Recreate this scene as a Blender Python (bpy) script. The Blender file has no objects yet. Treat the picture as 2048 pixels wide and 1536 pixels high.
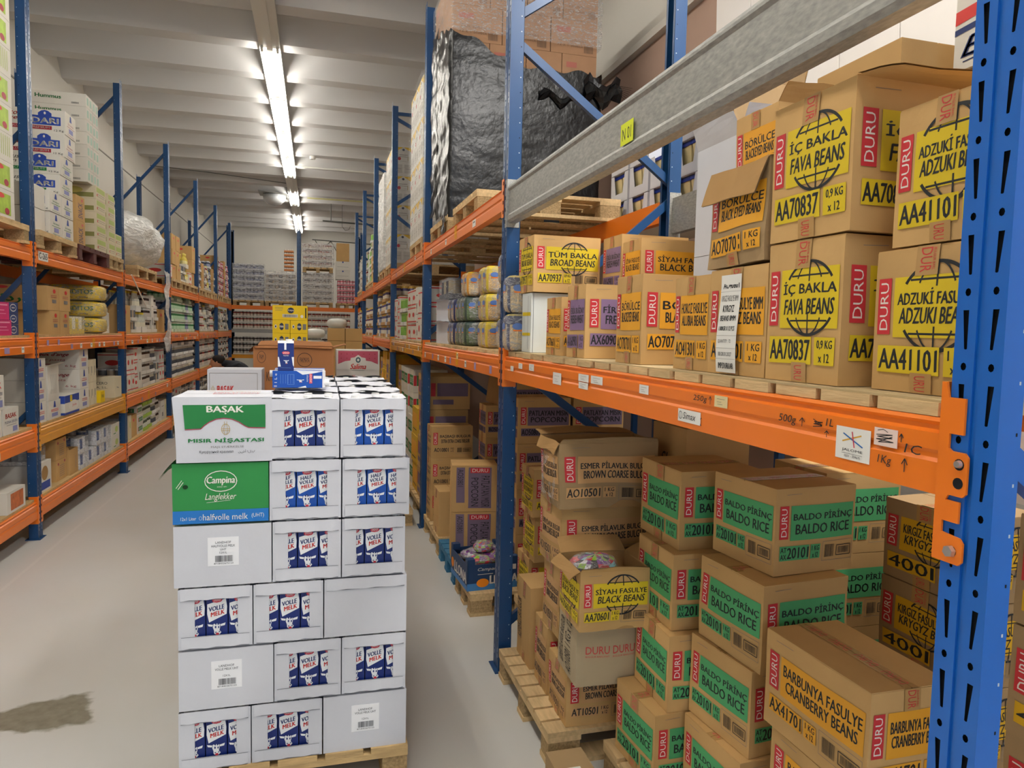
import bpy, bmesh, math, random
from mathutils import Vector, Matrix, noise
rnd = random.Random(11)
SC = bpy.context.scene
COL = SC.collection
PI = math.pi

# ---------------------------------------------------------------- camera, world, exposure
cam_d = bpy.data.cameras.new('camera'); cam = bpy.data.objects.new('camera', cam_d); COL.objects.link(cam)
cam_d.sensor_width = 36; cam_d.lens = 1421.7/2048*36; cam_d.clip_start = .02; cam_d.clip_end = 100
_yaw, _pit, _rol = .2713, .0714, .0216
_F = Vector((math.sin(_yaw)*math.cos(_pit), math.cos(_yaw)*math.cos(_pit), -math.sin(_pit)))
_R = Vector((math.cos(_yaw), -math.sin(_yaw), 0)); _U = _R.cross(_F)
_R2 = _R*math.cos(_rol)+_U*math.sin(_rol); _U2 = _U*math.cos(_rol)-_R*math.sin(_rol)
cam.matrix_world = Matrix(((_R2.x,_U2.x,-_F.x,0),(_R2.y,_U2.y,-_F.y,0),(_R2.z,_U2.z,-_F.z,1.7638),(0,0,0,1)))
SC.camera = cam
W = bpy.data.worlds.new('world'); SC.world = W; W.use_nodes = True
W.node_tree.nodes['Background'].inputs[0].default_value = (.80,.88,1,1)
W.node_tree.nodes['Background'].inputs[1].default_value = .4
vs = SC.view_settings; vs.view_transform = 'Standard'; vs.look = 'None'; vs.gamma = 1; vs.use_curve_mapping = False; vs.exposure = -0.03
TUBE = 60.0          # radiance of the fluorescent tubes
def area(name, loc, rot, sx, sy, power, col):
    l = bpy.data.lights.new(name,'AREA'); l.shape='RECTANGLE'; l.size=sx; l.size_y=sy; l.energy=power; l.color=col
    o = bpy.data.objects.new(name,l); o.location=loc; o.rotation_euler=rot; COL.objects.link(o); return o
# ceiling lamps of the hall behind the camera and over the next aisles (outside the frame)
area('lamp_row_entrance', (-.4,-1.6,5.05), (0,0,0), .5, 4.0, 25, (1,.96,.90))
area('daylight_from_loading_door', (.2,-5.6,1.9), (PI/2,0,0), 3.2, 3.4, 62, (.55,.74,1))
area('lamp_row_next_aisle', (2.15,1.0,4.9), (0,0,0),   .4, 3.0, 200, (1,.97,.92))

# ---------------------------------------------------------------- materials
def lin(h):
    h = h.lstrip('#'); c = [int(h[i:i+2],16)/255 for i in (0,2,4)]
    return tuple((x/12.92 if x <= .04045 else ((x+.055)/1.055)**2.4) for x in c)
MC = {}
def M(name, hexc, rough=.6, metal=0, var=0, vscale=8, bump=0, bscale=60, spec=.4, emit=0, alpha=1, rndv=0, c2=None, stretch=None):
    if name in MC: return MC[name]
    m = bpy.data.materials.new(name); m.use_nodes = True; nt = m.node_tree; b = nt.nodes['Principled BSDF']
    c = (*lin(hexc),1); b.inputs['Base Color'].default_value = c
    b.inputs['Roughness'].default_value = rough; b.inputs['Metallic'].default_value = metal
    b.inputs['Specular IOR Level'].default_value = spec
    if alpha < 1: b.inputs['Alpha'].default_value = alpha
    if emit: b.inputs['Emission Color'].default_value = c; b.inputs['Emission Strength'].default_value = emit
    if var or bump or rndv:
        tc = nt.nodes.new('ShaderNodeTexCoord'); vec = tc.outputs['Object']
        if stretch:
            mp = nt.nodes.new('ShaderNodeMapping'); mp.inputs['Scale'].default_value = stretch
            nt.links.new(vec, mp.inputs['Vector']); vec = mp.outputs[0]
    if var or rndv:
        n = nt.nodes.new('ShaderNodeTexNoise'); n.inputs['Scale'].default_value = vscale; n.inputs['Detail'].default_value = 6
        nt.links.new(vec, n.inputs['Vector'])
        r = nt.nodes.new('ShaderNodeMapRange'); r.inputs['From Min'].default_value=.3; r.inputs['From Max'].default_value=.7
        r.inputs['To Min'].default_value = 1-var; r.inputs['To Max'].default_value = 1+var
        nt.links.new(n.outputs['Fac'], r.inputs['Value']); fac = r.outputs[0]
        if rndv:
            oi = nt.nodes.new('ShaderNodeObjectInfo'); r2 = nt.nodes.new('ShaderNodeMapRange')
            r2.inputs['To Min'].default_value = 1-rndv; r2.inputs['To Max'].default_value = 1+rndv
            nt.links.new(oi.outputs['Random'], r2.inputs['Value'])
            mu = nt.nodes.new('ShaderNodeMath'); mu.operation='MULTIPLY'
            nt.links.new(fac, mu.inputs[0]); nt.links.new(r2.outputs[0], mu.inputs[1]); fac = mu.outputs[0]
        if c2:
            mx = nt.nodes.new('ShaderNodeMix'); mx.data_type='RGBA'; mx.inputs['A'].default_value = c; mx.inputs['B'].default_value = (*lin(c2),1)
            nt.links.new(n.outputs['Fac'], mx.inputs['Factor']); src = mx.outputs['Result']
        else:
            src = None
        vm = nt.nodes.new('ShaderNodeVectorMath'); vm.operation = 'SCALE'
        if src: nt.links.new(src, vm.inputs[0])
        else: vm.inputs[0].default_value = c[:3]
        nt.links.new(fac, vm.inputs['Scale']); nt.links.new(vm.outputs[0], b.inputs['Base Color'])
    if bump:
        n2 = nt.nodes.new('ShaderNodeTexNoise'); n2.inputs['Scale'].default_value = bscale; n2.inputs['Detail'].default_value = 4
        nt.links.new(vec, n2.inputs['Vector'])
        bp = nt.nodes.new('ShaderNodeBump'); bp.inputs['Strength'].default_value = bump; bp.inputs['Distance'].default_value = .01
        nt.links.new(n2.outputs['Fac'], bp.inputs['Height']); nt.links.new(bp.outputs[0], b.inputs['Normal'])
    MC[name] = m; return m
CARD = M('cardboard','#c8a26c',.82,var=.05,vscale=5,bump=.10,bscale=25,spec=.15,rndv=.07)
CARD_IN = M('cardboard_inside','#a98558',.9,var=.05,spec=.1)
CARD_D = M('cardboard_dull','#a58a66',.85,var=.06,vscale=4,bump=.2,bscale=14,spec=.15)
SEAM = M('cardboard_seam','#5d4426',.9,spec=.1)
WHT = M('white_cardboard','#d0d2da',.7,var=.02,bump=.08,bscale=30,spec=.2)
WHT_W = M('warm_white_cardboard','#dedad0',.7,var=.02,spec=.2,rndv=.05)
WHT_S = M('white_cardboard_seam','#777980',.8)
RED = M('red_print','#c8323a',.6); WHP = M('white_print','#e9e4dc',.6); BLK = M('black_print','#22262a',.6)
YEL = M('yellow_print','#dcc024',.6); ORA = M('orange_print','#e8a62e',.6); GRN = M('green_print','#4ea56b',.6); PUR = M('purple_print','#8a6f93',.6)
TAPE = M('packing_tape_clear','#b8935f',.22,spec=.6); TAPER = M('tape_red_print','#c9403f',.35)
DGRN = M('dark_green_print','#1f7a3e',.6); LBL = M('white_sticker','#ecebe6',.5); GREY_P = M('grey_print','#7d7a76',.6)
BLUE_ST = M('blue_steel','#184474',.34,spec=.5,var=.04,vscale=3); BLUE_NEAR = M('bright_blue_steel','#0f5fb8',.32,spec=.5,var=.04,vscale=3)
ORG = M('orange_steel','#ec7a1c',.34,spec=.5,var=.03,vscale=3); ORY = M('amber_steel','#e39a1e',.34,spec=.5,var=.03)
HOLE = M('slot_dark','#0a0f18',.9); DOT = M('bolt_hole_lit','#b9c3cc',.6)  # the pale colour stands in for light coming through the bolt holes
def galv():
    m = M('galvanised_steel','#8f918f',.45,metal=.5,var=.13,vscale=110,spec=.5,stretch=(1,.35,1),c2='#b3b2ac'); return m
GALV = galv()
STEEL = M('zinc_bolt','#c9cbcc',.3,metal=.9)
WOOD = M('pallet_wood','#c6a878',.8,var=.16,vscale=9,bump=.25,bscale=30,spec=.15,stretch=(1,6,6),rndv=.12)
WOODX = M('pallet_wood_cross','#cfb285',.8,var=.16,vscale=9,bump=.25,bscale=30,spec=.15,stretch=(6,1,6),rndv=.12)
CHIP = M('chipboard_block','#a98f68',.9,var=.3,vscale=90,bump=.5,bscale=120,spec=.1,rndv=.08)
WOOD_BR = M('maroon_plastic','#5a2f2b',.5,var=.05)
BLUEPAL = M('blue_pallet_wood','#2f6e93',.75,var=.12,vscale=10,stretch=(6,1,6))
TXT_B = M('navy_print','#1d2f66',.5); TXT_R = M('bright_red_print','#d23a35',.5)

# ---------------------------------------------------------------- geometry helpers
_mc = {}
def glyph(s, bold=.0, shear=0.0):
    k = (s,bold,shear)
    if k in _mc: return _mc[k]
    bold=0
    cu = bpy.data.curves.new('txt','FONT'); cu.body = s; cu.offset = bold; cu.shear = shear; cu.resolution_u = 2; cu.size = 1
    ob = bpy.data.objects.new('txt', cu); me = bpy.data.meshes.new_from_object(ob)
    v = [(p.co.x,p.co.y) for p in me.vertices]; f = [tuple(p.vertices) for p in me.polygons]
    bpy.data.objects.remove(ob); bpy.data.meshes.remove(me); bpy.data.curves.remove(cu)
    if not v: v=[(0,0),(1,0),(1,1)]; f=[(0,1,2)]
    x0=min(a[0] for a in v); x1=max(a[0] for a in v); y0=min(a[1] for a in v); y1=max(a[1] for a in v)
    v = [((a[0]-x0)/max(1e-6,x1-x0),(a[1]-y0)/max(1e-6,y1-y0)) for a in v]
    _mc[k] = (v,f); return _mc[k]

class G:
    def __init__(s): s.v=[]; s.f=[]; s.m=[]; s.mats=[]
    def mi(s,m):
        if m not in s.mats: s.mats.append(m)
        return s.mats.index(m)
    def add(s,vs_,fs,m):
        b=len(s.v); s.v += [tuple(p) for p in vs_]; k=s.mi(m)
        for f in fs: s.f.append(tuple(b+i for i in f)); s.m.append(k)
        return s
    def box(s,x0,y0,z0,x1,y1,z1,m):
        if x0>x1:x0,x1=x1,x0
        if y0>y1:y0,y1=y1,y0
        if z0>z1:z0,z1=z1,z0
        return s.add([(x0,y0,z0),(x1,y0,z0),(x1,y1,z0),(x0,y1,z0),(x0,y0,z1),(x1,y0,z1),(x1,y1,z1),(x0,y1,z1)],
              [(0,3,2,1),(4,5,6,7),(0,1,5,4),(1,2,6,5),(2,3,7,6),(3,0,4,7)],m)
    def hexa(s,p,m): return s.add(p,[(0,3,2,1),(4,5,6,7),(0,1,5,4),(1,2,6,5),(2,3,7,6),(3,0,4,7)],m)
    def gridbox(s,w,d,h,n,m,top=True):
        for (o,u,v) in faces6(w,d,h,top):
            vs_=[o+u*(i/n)+v*(j/n) for j in range(n+1) for i in range(n+1)]
            fs=[(j*(n+1)+i,j*(n+1)+i+1,(j+1)*(n+1)+i+1,(j+1)*(n+1)+i) for j in range(n) for i in range(n)]
            s.add(vs_,fs,m)
        return s
    def cyl(s,a,b,r0,r1,m,n=10,cap=True):
        a=Vector(a);b=Vector(b);d=(b-a).normalized(); x=d.orthogonal().normalized(); y=d.cross(x)
        vs_=[a+(x*math.cos(2*PI*i/n)+y*math.sin(2*PI*i/n))*r0 for i in range(n)]+[b+(x*math.cos(2*PI*i/n)+y*math.sin(2*PI*i/n))*r1 for i in range(n)]
        fs=[(i,(i+1)%n,n+(i+1)%n,n+i) for i in range(n)]
        if cap: fs+=[tuple(range(n-1,-1,-1)),tuple(range(n,2*n))]
        return s.add(vs_,fs,m)
    def lathe(s,c,prof,m,n=10):
        vs_=[];fs=[]
        for (r,z) in prof: vs_+=[(c[0]+r*math.cos(2*PI*i/n),c[1]+r*math.sin(2*PI*i/n),c[2]+z) for i in range(n)]
        for j in range(len(prof)-1):
            fs+=[(j*n+i,j*n+(i+1)%n,(j+1)*n+(i+1)%n,(j+1)*n+i) for i in range(n)]
        fs.append(tuple((len(prof)-1)*n+i for i in range(n)))
        return s.add(vs_,fs,m)
    def prism(s,poly,axis,a,b,m):
        # poly in the plane normal to axis; axis 'y': (x,z) ; 'x': (y,z) ; 'z': (x,y)
        def P(p,t): return {'y':(p[0],t,p[1]),'x':(t,p[0],p[1]),'z':(p[0],p[1],t)}[axis]
        n=len(poly); vs_=[P(p,a) for p in poly]+[P(p,b) for p in poly]
        return s.add(vs_,[(i,(i+1)%n,n+(i+1)%n,n+i) for i in range(n)]+[tuple(range(n-1,-1,-1)),tuple(range(n,2*n))],m)
    def warp(s,fn): s.v=[tuple(fn(Vector(p))) for p in s.v]; return s
    def xf(s,mat): s.v=[tuple(mat@Vector(p)) for p in s.v]; return s
    def mesh(s,name):
        me=bpy.data.meshes.new(name); me.from_pydata(s.v,[],s.f)
        for m in s.mats: me.materials.append(m)
        me.polygons.foreach_set('material_index',s.m); return me
    def build(s,name,parent=None,loc=None,rz=0,smooth=False,fixn=False,kind=None):
        me=s.mesh(name)
        if fixn:
            bm=bmesh.new(); bm.from_mesh(me); bmesh.ops.recalc_face_normals(bm,faces=bm.faces); bm.to_mesh(me); bm.free()
        if smooth: me.polygons.foreach_set('use_smooth',[True]*len(me.polygons))
        o=bpy.data.objects.new(name,me); COL.objects.link(o)
        if parent: o.parent=parent
        if loc: o.location=loc
        if rz: o.rotation_euler=(0,0,rz)
        if kind: o['kind']=kind
        return o
def faces6(w,d,h,top=True):
    V=Vector; x,y=w/2,d/2
    r=[(V((-x,-y,0)),V((w,0,0)),V((0,0,h))),(V((x,-y,0)),V((0,d,0)),V((0,0,h))),(V((x,y,0)),V((-w,0,0)),V((0,0,h))),(V((-x,y,0)),V((0,-d,0)),V((0,0,h))),
       (V((-x,y,0)),V((w,0,0)),V((0,-d,0)))]
    if top: r.append((V((-x,-y,h)),V((w,0,0)),V((0,d,0))))
    return r
def face(side,w,d,h):
    V=Vector; x,y=w/2,d/2
    return {'-y':(V((-x,-y,0)),V((w,0,0)),V((0,0,h)),V((0,-1,0))),'+x':(V((x,-y,0)),V((0,d,0)),V((0,0,h)),V((1,0,0))),
            '+y':(V((x,y,0)),V((-w,0,0)),V((0,0,h)),V((0,1,0))),'-x':(V((-x,y,0)),V((0,-d,0)),V((0,0,h)),V((-1,0,0))),
            'top':(V((-x,-y,h)),V((w,0,0)),V((0,d,0)),V((0,0,1))),'topx':(V((-x,y,h)),V((0,-d,0)),V((w,0,0)),V((0,0,1)))}[side]
def decal(g,fr,items,base=.0006,step=.00012,sub=1):
    O,U,Vv,N=fr; LU,LV=U.length,Vv.length
    k=0
    def put(pts,fs,m):
        nonlocal k
        off=N*(base+step*k); g.add([O+U*p[0]+Vv*p[1]+off for p in pts],fs,m)
    for it in items:
        t=it[0]; k+=1
        if t=='r':
            _,x0,y0,x1,y1,m=it; n=sub
            put([(x0+(x1-x0)*i/n,y0+(y1-y0)*j/n) for j in range(n+1) for i in range(n+1)],
                [(j*(n+1)+i,j*(n+1)+i+1,(j+1)*(n+1)+i+1,(j+1)*(n+1)+i) for j in range(n) for i in range(n)],m)
        elif t=='t':
            x0,y0,x1,y1,s,m=it[1:7]; o=it[7] if len(it)>7 else {}
            v,f=glyph(s,o.get('b',.0),o.get('sh',0)); r=o.get('r',0)
            if r==90: v=[(1-b,a) for a,b in v]
            elif r==-90: v=[(b,1-a) for a,b in v]
            elif r==180: v=[(1-a,1-b) for a,b in v]
            tl=o.get('tilt',0)
            bo=o.get('b',0)
            if bo:      # heavier strokes: the glyphs laid down twice, a hair apart
                lh=(y1-y0)*LV if r in (0,180) else (x1-x0)*LU; q=.028 if bo<.02 else .05; dx,dy=lh*q/LU,lh*q*.45/LV
                for sx_,sy_ in ((-1,-1),(1,1)): put([(x0+(x1-x0)*a+dx*sx_,y0+(y1-y0)*b+tl*(a-.5)+dy*sy_) for a,b in v],f,m)
            else: put([(x0+(x1-x0)*a,y0+(y1-y0)*b+tl*(a-.5)) for a,b in v],f,m)
        elif t=='p': put(it[1],[tuple(range(len(it[1])))],it[2])
        elif t=='e':
            _,cx,cy,rx,ry,m=it[:6]; n=it[6] if len(it)>6 else 16
            put([(cx+rx*math.cos(2*PI*i/n),cy+ry*math.sin(2*PI*i/n)) for i in range(n)],[tuple(range(n))],m)
        elif t=='l':
            _,pts,w,m=it
            for a,b in zip(pts,pts[1:]):
                ax,ay,bx,by=a[0]*LU,a[1]*LV,b[0]*LU,b[1]*LV
                L=math.hypot(bx-ax,by-ay) or 1e-6; nx,ny=-(by-ay)/L*w/2,(bx-ax)/L*w/2
                put([((ax+nx)/LU,(ay+ny)/LV),((ax-nx)/LU,(ay-ny)/LV),((bx-nx)/LU,(by-ny)/LV),((bx+nx)/LU,(by+ny)/LV)],[(0,1,2,3)],m)
        elif t=='ring':
            _,cx,cy,rx,ry,w,m=it[:7]; n=20; a0,a1=(it[7],it[8]) if len(it)>7 else (0,2*PI)
            P=[]
            for i in range(n+1):
                a=a0+(a1-a0)*i/n; c,s_=math.cos(a),math.sin(a)
                P+=[(cx+(rx-w/2/LU)*c,cy+(ry-w/2/LV)*s_),(cx+(rx+w/2/LU)*c,cy+(ry+w/2/LV)*s_)]
            put(P,[(2*i,2*i+1,2*i+3,2*i+2) for i in range(n)],m)
        elif t=='globe':
            _,cx,cy,r,m=it; w=.0045; rx,ry=r/LU,r/LV
            for a0 in (.18*PI,1.18*PI):
                sub_=[('ring',cx,cy,rx,ry,w*1.3,m,a0,a0+.64*PI),('ring',cx,cy,rx*.55,ry,w*.8,m,a0,a0+.64*PI)]
                sg=1 if a0<PI else -1
                sub_+=[('l',[(cx,cy+sg*ry*.45),(cx,cy+sg*ry)],w*.8,m),('l',[(cx-rx*.72,cy+sg*ry*.62),(cx+rx*.72,cy+sg*ry*.62)],w*.8,m)]
                decal(g,fr,sub_,base+step*k,step*.1)
        elif t=='bar':
            _,x0,y0,x1,y1,m=it; rr=random.Random(int(x0*1000)+int(y1*77)); x=x0; 
            while x<x1:
                wd=(x1-x0)*rr.choice((.012,.02,.03)); put([(x,y0),(min(x+wd,x1),y0),(min(x+wd,x1),y1),(x,y1)],[(0,1,2,3)],m); x+=wd+(x1-x0)*rr.choice((.015,.025))
        elif t=='frame':
            _,x0,y0,x1,y1,w,m=it
            decal(g,fr,[('l',[(x0,y0),(x1,y0),(x1,y1),(x0,y1),(x0,y0)],w,m)],base+step*k,0)
_labels={}
def tag(o,label,cat,group=None):
    o['label']=label; o['category']=cat
    if group: o['group']=group
    if label in _labels and _labels[label]!=group or (label in _labels and not group): print('DUPLABEL',label)
    _labels[label]=group
    n=len(label.split())
    if not 4<=n<=16: print('LABELLEN',n,label)
    return o
def thing(name,label,cat,loc=(0,0,0),rz=0,group=None):
    o=bpy.data.objects.new(name,None); COL.objects.link(o); o.location=loc; o.rotation_euler=(0,0,rz); o.empty_display_size=.05
    return tag(o,label,cat,group)
KIDS={}
def dup(root,label,loc,rz=0,group=None,rot=None):
    r=root.copy(); COL.objects.link(r); r.location=loc; r.rotation_euler=rot or (0,0,rz)
    if 'group' in r and not group: del r['group']
    tag(r,label,r['category'],group)
    key=root.name
    if key not in KIDS: KIDS[key]=[(c,list(c.children)) for c in root.children]
    for ch,gs in KIDS[key]:
        c=ch.copy(); COL.objects.link(c); c.parent=r
        for g_ in gs: d=g_.copy(); COL.objects.link(d); d.parent=c
    return r
def struct(o): o['kind']='structure'; return o
ORD=['first','second','third','fourth','fifth','sixth','seventh','eighth','ninth','tenth','eleventh','twelfth','thirteenth','fourteenth']
# ---------------------------------------------------------------- setting
CONC=M('painted_concrete_floor','#d6d2c8',.36,var=.05,vscale=1.2,spec=.35,bump=.03,bscale=12,c2='#c8cacc')
def floor_mat():
    m=CONC; nt=m.node_tree; b=nt.nodes['Principled BSDF']
    src=b.inputs['Base Color'].links[0].from_socket
    tc=nt.nodes.new('ShaderNodeTexCoord'); sp=nt.nodes.new('ShaderNodeSeparateXYZ'); nt.links.new(tc.outputs['Object'],sp.inputs[0])
    # damp stain: bare patch where the paint has worn off, left of the milk pallet
    mp=nt.nodes.new('ShaderNodeMapping'); mp.inputs['Location'].default_value=(1.17*2.6,-3.52*3.4,0); mp.inputs['Scale'].default_value=(2.6,3.4,1)
    nt.links.new(tc.outputs['Object'],mp.inputs['Vector'])
    nz=nt.nodes.new('ShaderNodeTexNoise'); nz.inputs['Scale'].default_value=3.2; nz.inputs['Detail'].default_value=5; nt.links.new(tc.outputs['Object'],nz.inputs['Vector'])
    ad=nt.nodes.new('ShaderNodeVectorMath'); ad.operation='MULTIPLY_ADD'; ad.inputs[1].default_value=(1.5,1.5,0); 
    nt.links.new(nz.outputs['Color'],ad.inputs[0]); nt.links.new(mp.outputs[0],ad.inputs[2])
    sb=nt.nodes.new('ShaderNodeVectorMath'); sb.operation='SUBTRACT'; sb.inputs[1].default_value=(.75,.75,0); nt.links.new(ad.outputs[0],sb.inputs[0])
    ml=nt.nodes.new('ShaderNodeVectorMath'); ml.operation='MULTIPLY'; ml.inputs[1].default_value=(1,1,0); nt.links.new(sb.outputs[0],ml.inputs[0])
    ln=nt.nodes.new('ShaderNodeVectorMath'); ln.operation='LENGTH'; nt.links.new(ml.outputs[0],ln.inputs[0])
    mr=nt.nodes.new('ShaderNodeMapRange'); mr.inputs['From Min'].default_value=.70; mr.inputs['From Max'].default_value=.60; nt.links.new(ln.outputs['Value'],mr.inputs['Value'])
    n2=nt.nodes.new('ShaderNodeTexNoise'); n2.inputs['Scale'].default_value=22; n2.inputs['Detail'].default_value=8; nt.links.new(tc.outputs['Object'],n2.inputs['Vector'])
    cr=nt.nodes.new('ShaderNodeMix'); cr.data_type='RGBA'; cr.inputs['A'].default_value=(*lin('#5f5a4e'),1); cr.inputs['B'].default_value=(*lin('#a09a88'),1); nt.links.new(n2.outputs['Fac'],cr.inputs['Factor'])
    mx=nt.nodes.new('ShaderNodeMix'); mx.data_type='RGBA'; nt.links.new(src,mx.inputs['A']); nt.links.new(cr.outputs['Result'],mx.inputs['B']); nt.links.new(mr.outputs[0],mx.inputs['Factor'])
    # worn joint line running along the left rack
    a=nt.nodes.new('ShaderNodeMath'); a.operation='SUBTRACT'; a.inputs[1].default_value=-1.99; nt.links.new(sp.outputs['X'],a.inputs[0])
    ab=nt.nodes.new('ShaderNodeMath'); ab.operation='ABSOLUTE'; nt.links.new(a.outputs[0],ab.inputs[0])
    ml2=nt.nodes.new('ShaderNodeMapRange'); ml2.inputs['From Min'].default_value=.018; ml2.inputs['From Max'].default_value=.008; ml2.inputs['To Max'].default_value=.35; nt.links.new(ab.outputs[0],ml2.inputs['Value'])
    mx2=nt.nodes.new('ShaderNodeMix'); mx2.data_type='RGBA'; mx2.inputs['B'].default_value=(.75,.74,.70,1)
    nt.links.new(mx.outputs['Result'],mx2.inputs['A']); nt.links.new(ml2.outputs[0],mx2.inputs['Factor']); nt.links.new(mx2.outputs['Result'],b.inputs['Base Color'])
floor_mat()
PLAS=M('white_plaster','#d4d0c6',.85,var=.06,vscale=.9,bump=.25,bscale=5,spec=.1,c2='#c4c0b8')
CEILM=M('white_painted_concrete_ceiling','#d9d8d6',.8,var=.06,vscale=.8,bump=.15,bscale=7,spec=.15,c2='#cbcaca')
PINK=M('dusty_pink_render','#b59a8b',.85,var=.06,vscale=1.5,bump=.6,bscale=7,spec=.1)
PANELW=M('white_sheet_panel','#f4efe9',.5,var=.01,spec=.3)
XL0,XR0,YF,YB=-3.42,3.6,-6,27.0
struct(G().box(XL0-.3,YF,-.1,XR0+.3,YB+.3,0,CONC).build('floor'))
# ceiling: precast slab with trapezoid ribs across the hall, every rib its own length of concrete
struct(G().box(XL0-.3,YF,5.46,XR0+.3,YB+.3,5.6,CEILM).build('ceiling'))
pitch=1.11
rib=None
for i in range(31):
    y=10.56+pitch*(i-15)
    if y<YF+.3 or y>YB-.2: continue
    if rib is None:
        g=G(); g.prism([(-.33,.27),(-.12,.0),(.12,0),(.33,.27)],'x',XL0,XR0,CEILM); g.box(XL0,-.335,.262,XR0,-.31,.282,CEILM)
        rib=g.build('ceiling_rib',loc=(0,y,5.19)); struct(rib); ribs=[rib]
    else:
        c=rib.copy(); c.location=(0,y,5.19); COL.objects.link(c); struct(c)
        ribs.append(c)
struct(G().box(XL0-.2,YF,0,XL0,YB,5.5,PLAS).build('wall_left'))
for k,(z,t) in enumerate(((3.72,.02),(4.62,.02))):
    struct(G().box(XL0,YF+.1,z,XL0+.012,YB-.01,z+t,M('wall_crease','#8f8b84',.9)).build('trim_%d'%(k+1)))
struct(G().box(XL0,YB,0,XR0,YB+.2,5.5,M('end_wall_plaster','#e2dfd8',.85,var=.04,vscale=.7,bump=.2,bscale=4,spec=.1)).build('wall_back'))
# wall behind the camera, with the loading door opening
g=G(); g.box(XL0,YF-.2,0,-1.6,YF,5.5,PLAS); g.box(1.9,YF-.2,0,XR0,YF,5.5,PLAS); g.box(-1.6,YF-.2,3.7,1.9,YF,5.5,PLAS)
struct(g.build('wall_front'))
# right wall: rendered lower part set proud, plaster above a sloping ledge
g=G(); g.box(XR0,YF,0,XR0+.2,YB,5.5,PLAS); struct(g.build('wall_right'))
g=G(); g.box(2.62,3.3,0,2.82,YB-.05,4.12,PINK); struct(g.build('wall_right_lower'))
g=G(); g.hexa([(2.56,3.3,4.12),(2.84,3.3,4.12),(2.84,YB-.05,4.12),(2.56,YB-.05,4.12),(2.58,3.3,4.2),(2.84,3.3,4.2),(2.84,YB-.05,4.2),(2.58,YB-.05,4.2)],PLAS); struct(g.build('trim_3'))
g=G(); g.box(2.66,3.3,4.2,2.82,YB-.05,5.2,PLAS); struct(g.build('wall_right_upper'))
# white sheet panels, standing edge to edge and leaning slightly
pw=thing('sheet_wall','tall white sheet panels standing behind the nearest right shelves','wall panel',(0,0,0))
pm=None
for i in range(13):
    y=3.95-i*.36
    g=G(); g.hexa([(2.40,y-.352,1.2),(2.43,y-.352,1.2),(2.43,y,1.2),(2.40,y,1.2),(2.34,y-.302,4.3),(2.37,y-.302,4.3),(2.37,y+.05,4.3),(2.34,y+.05,4.3)],PANELW)
    g.build('panel',pw)
# ---------------------------------------------------------------- racking
def post_mesh(mat,H=4.53):
    bm=bmesh.new()
    def module(y0,y1,z0,z1,pts):
        # one rectangle of the face with one hole in it
        out=[bm.verts.new((0,a,b)) for a,b in ((y0,z0),(y1,z0),(y1,z1),(y0,z1))]; inn=[bm.verts.new((0,a,b)) for a,b in pts]
        es=[bm.edges.new((out[i],out[(i+1)%4])) for i in range(4)]+[bm.edges.new((inn[i],inn[(i+1)%len(inn)])) for i in range(len(inn))]
        bmesh.ops.triangle_fill(bm,use_beauty=True,edges=es,normal=(-1,0,0))
    for y0,y1,yc,sl in ((-.05,-.007,-.030,.004),(.007,.05,.030,-.004)):
        z=0.0
        while z<H-.05:
            module(y0,y1,z,z+.079,[(yc-.0065,z+.068),(yc+.0055,z+.068),(yc+sl+.003,z+.011),(yc+sl,z+.010),(yc+sl-.003,z+.011)])
            module(y0,y1,z+.079,z+.109,[(yc+sl*.5+.006*math.cos(2*PI*i/8),z+.094+.006*math.sin(2*PI*i/8)) for i in range(8)])
            z+=.109
    me=bpy.data.meshes.new('post_face'); bm.to_mesh(me); bm.free(); me.materials.append(mat); return me
def post(parent,mat,x,y,flip,H=4.53,face_me=None,foot=True):
    rz=0 if not flip else PI
    p=G()
    p.box(0,-.007,0,.008,.007,H,mat) if False else None
    # groove floor, side walls, rear lips and dark sheet added as inner shade
    p.box(.006,-.0075,0,.0075,.0075,H,mat); p.box(0,-.0075,0,.0065,-.0065,H,mat); p.box(0,.0065,0,.0065,.0075,H,mat)
    p.box(0,-.05,0,.068,-.0485,H,mat); p.box(0,.0485,0,.068,.05,H,mat)
    p.box(.0665,-.05,0,.068,-.03,H,mat); p.box(.0665,.03,0,.068,.05,H,mat)
    p.box(.010,-.047,0,.012,.047,H,HOLE)
    n=int((H-.2)/.073)
    for i in range(n):
        z=.1+i*.073
        for s in (-1,1):
            yy=s*.0502; p.add([(.052,yy,z),(.057,yy,z),(.057,yy,z+.005),(.052,yy,z+.005)],[(0,1,2,3)],DOT if i%3 else HOLE)
    return p
_pf={}; _pb={}
def add_post(parent,mat,x,y,flip,scale=None):
    if mat.name not in _pf:
        _pf[mat.name]=post_mesh(mat); o=post(None,mat,0,0,False); _pb[mat.name]=o.mesh('post_body')
    rz=PI if flip else 0
    b=bpy.data.objects.new('post',_pb[mat.name]); COL.objects.link(b); b.parent=parent; b.location=(x,y,0); b.rotation_euler=(0,0,rz)
    if scale: b.scale=scale
    f=bpy.data.objects.new('slotted_face',_pf[mat.name]); COL.objects.link(f); f.parent=b
    g=G().box(-.02,-.07,0,.09,.07,.006,mat); ft=g.build('foot_plate',b)
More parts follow.
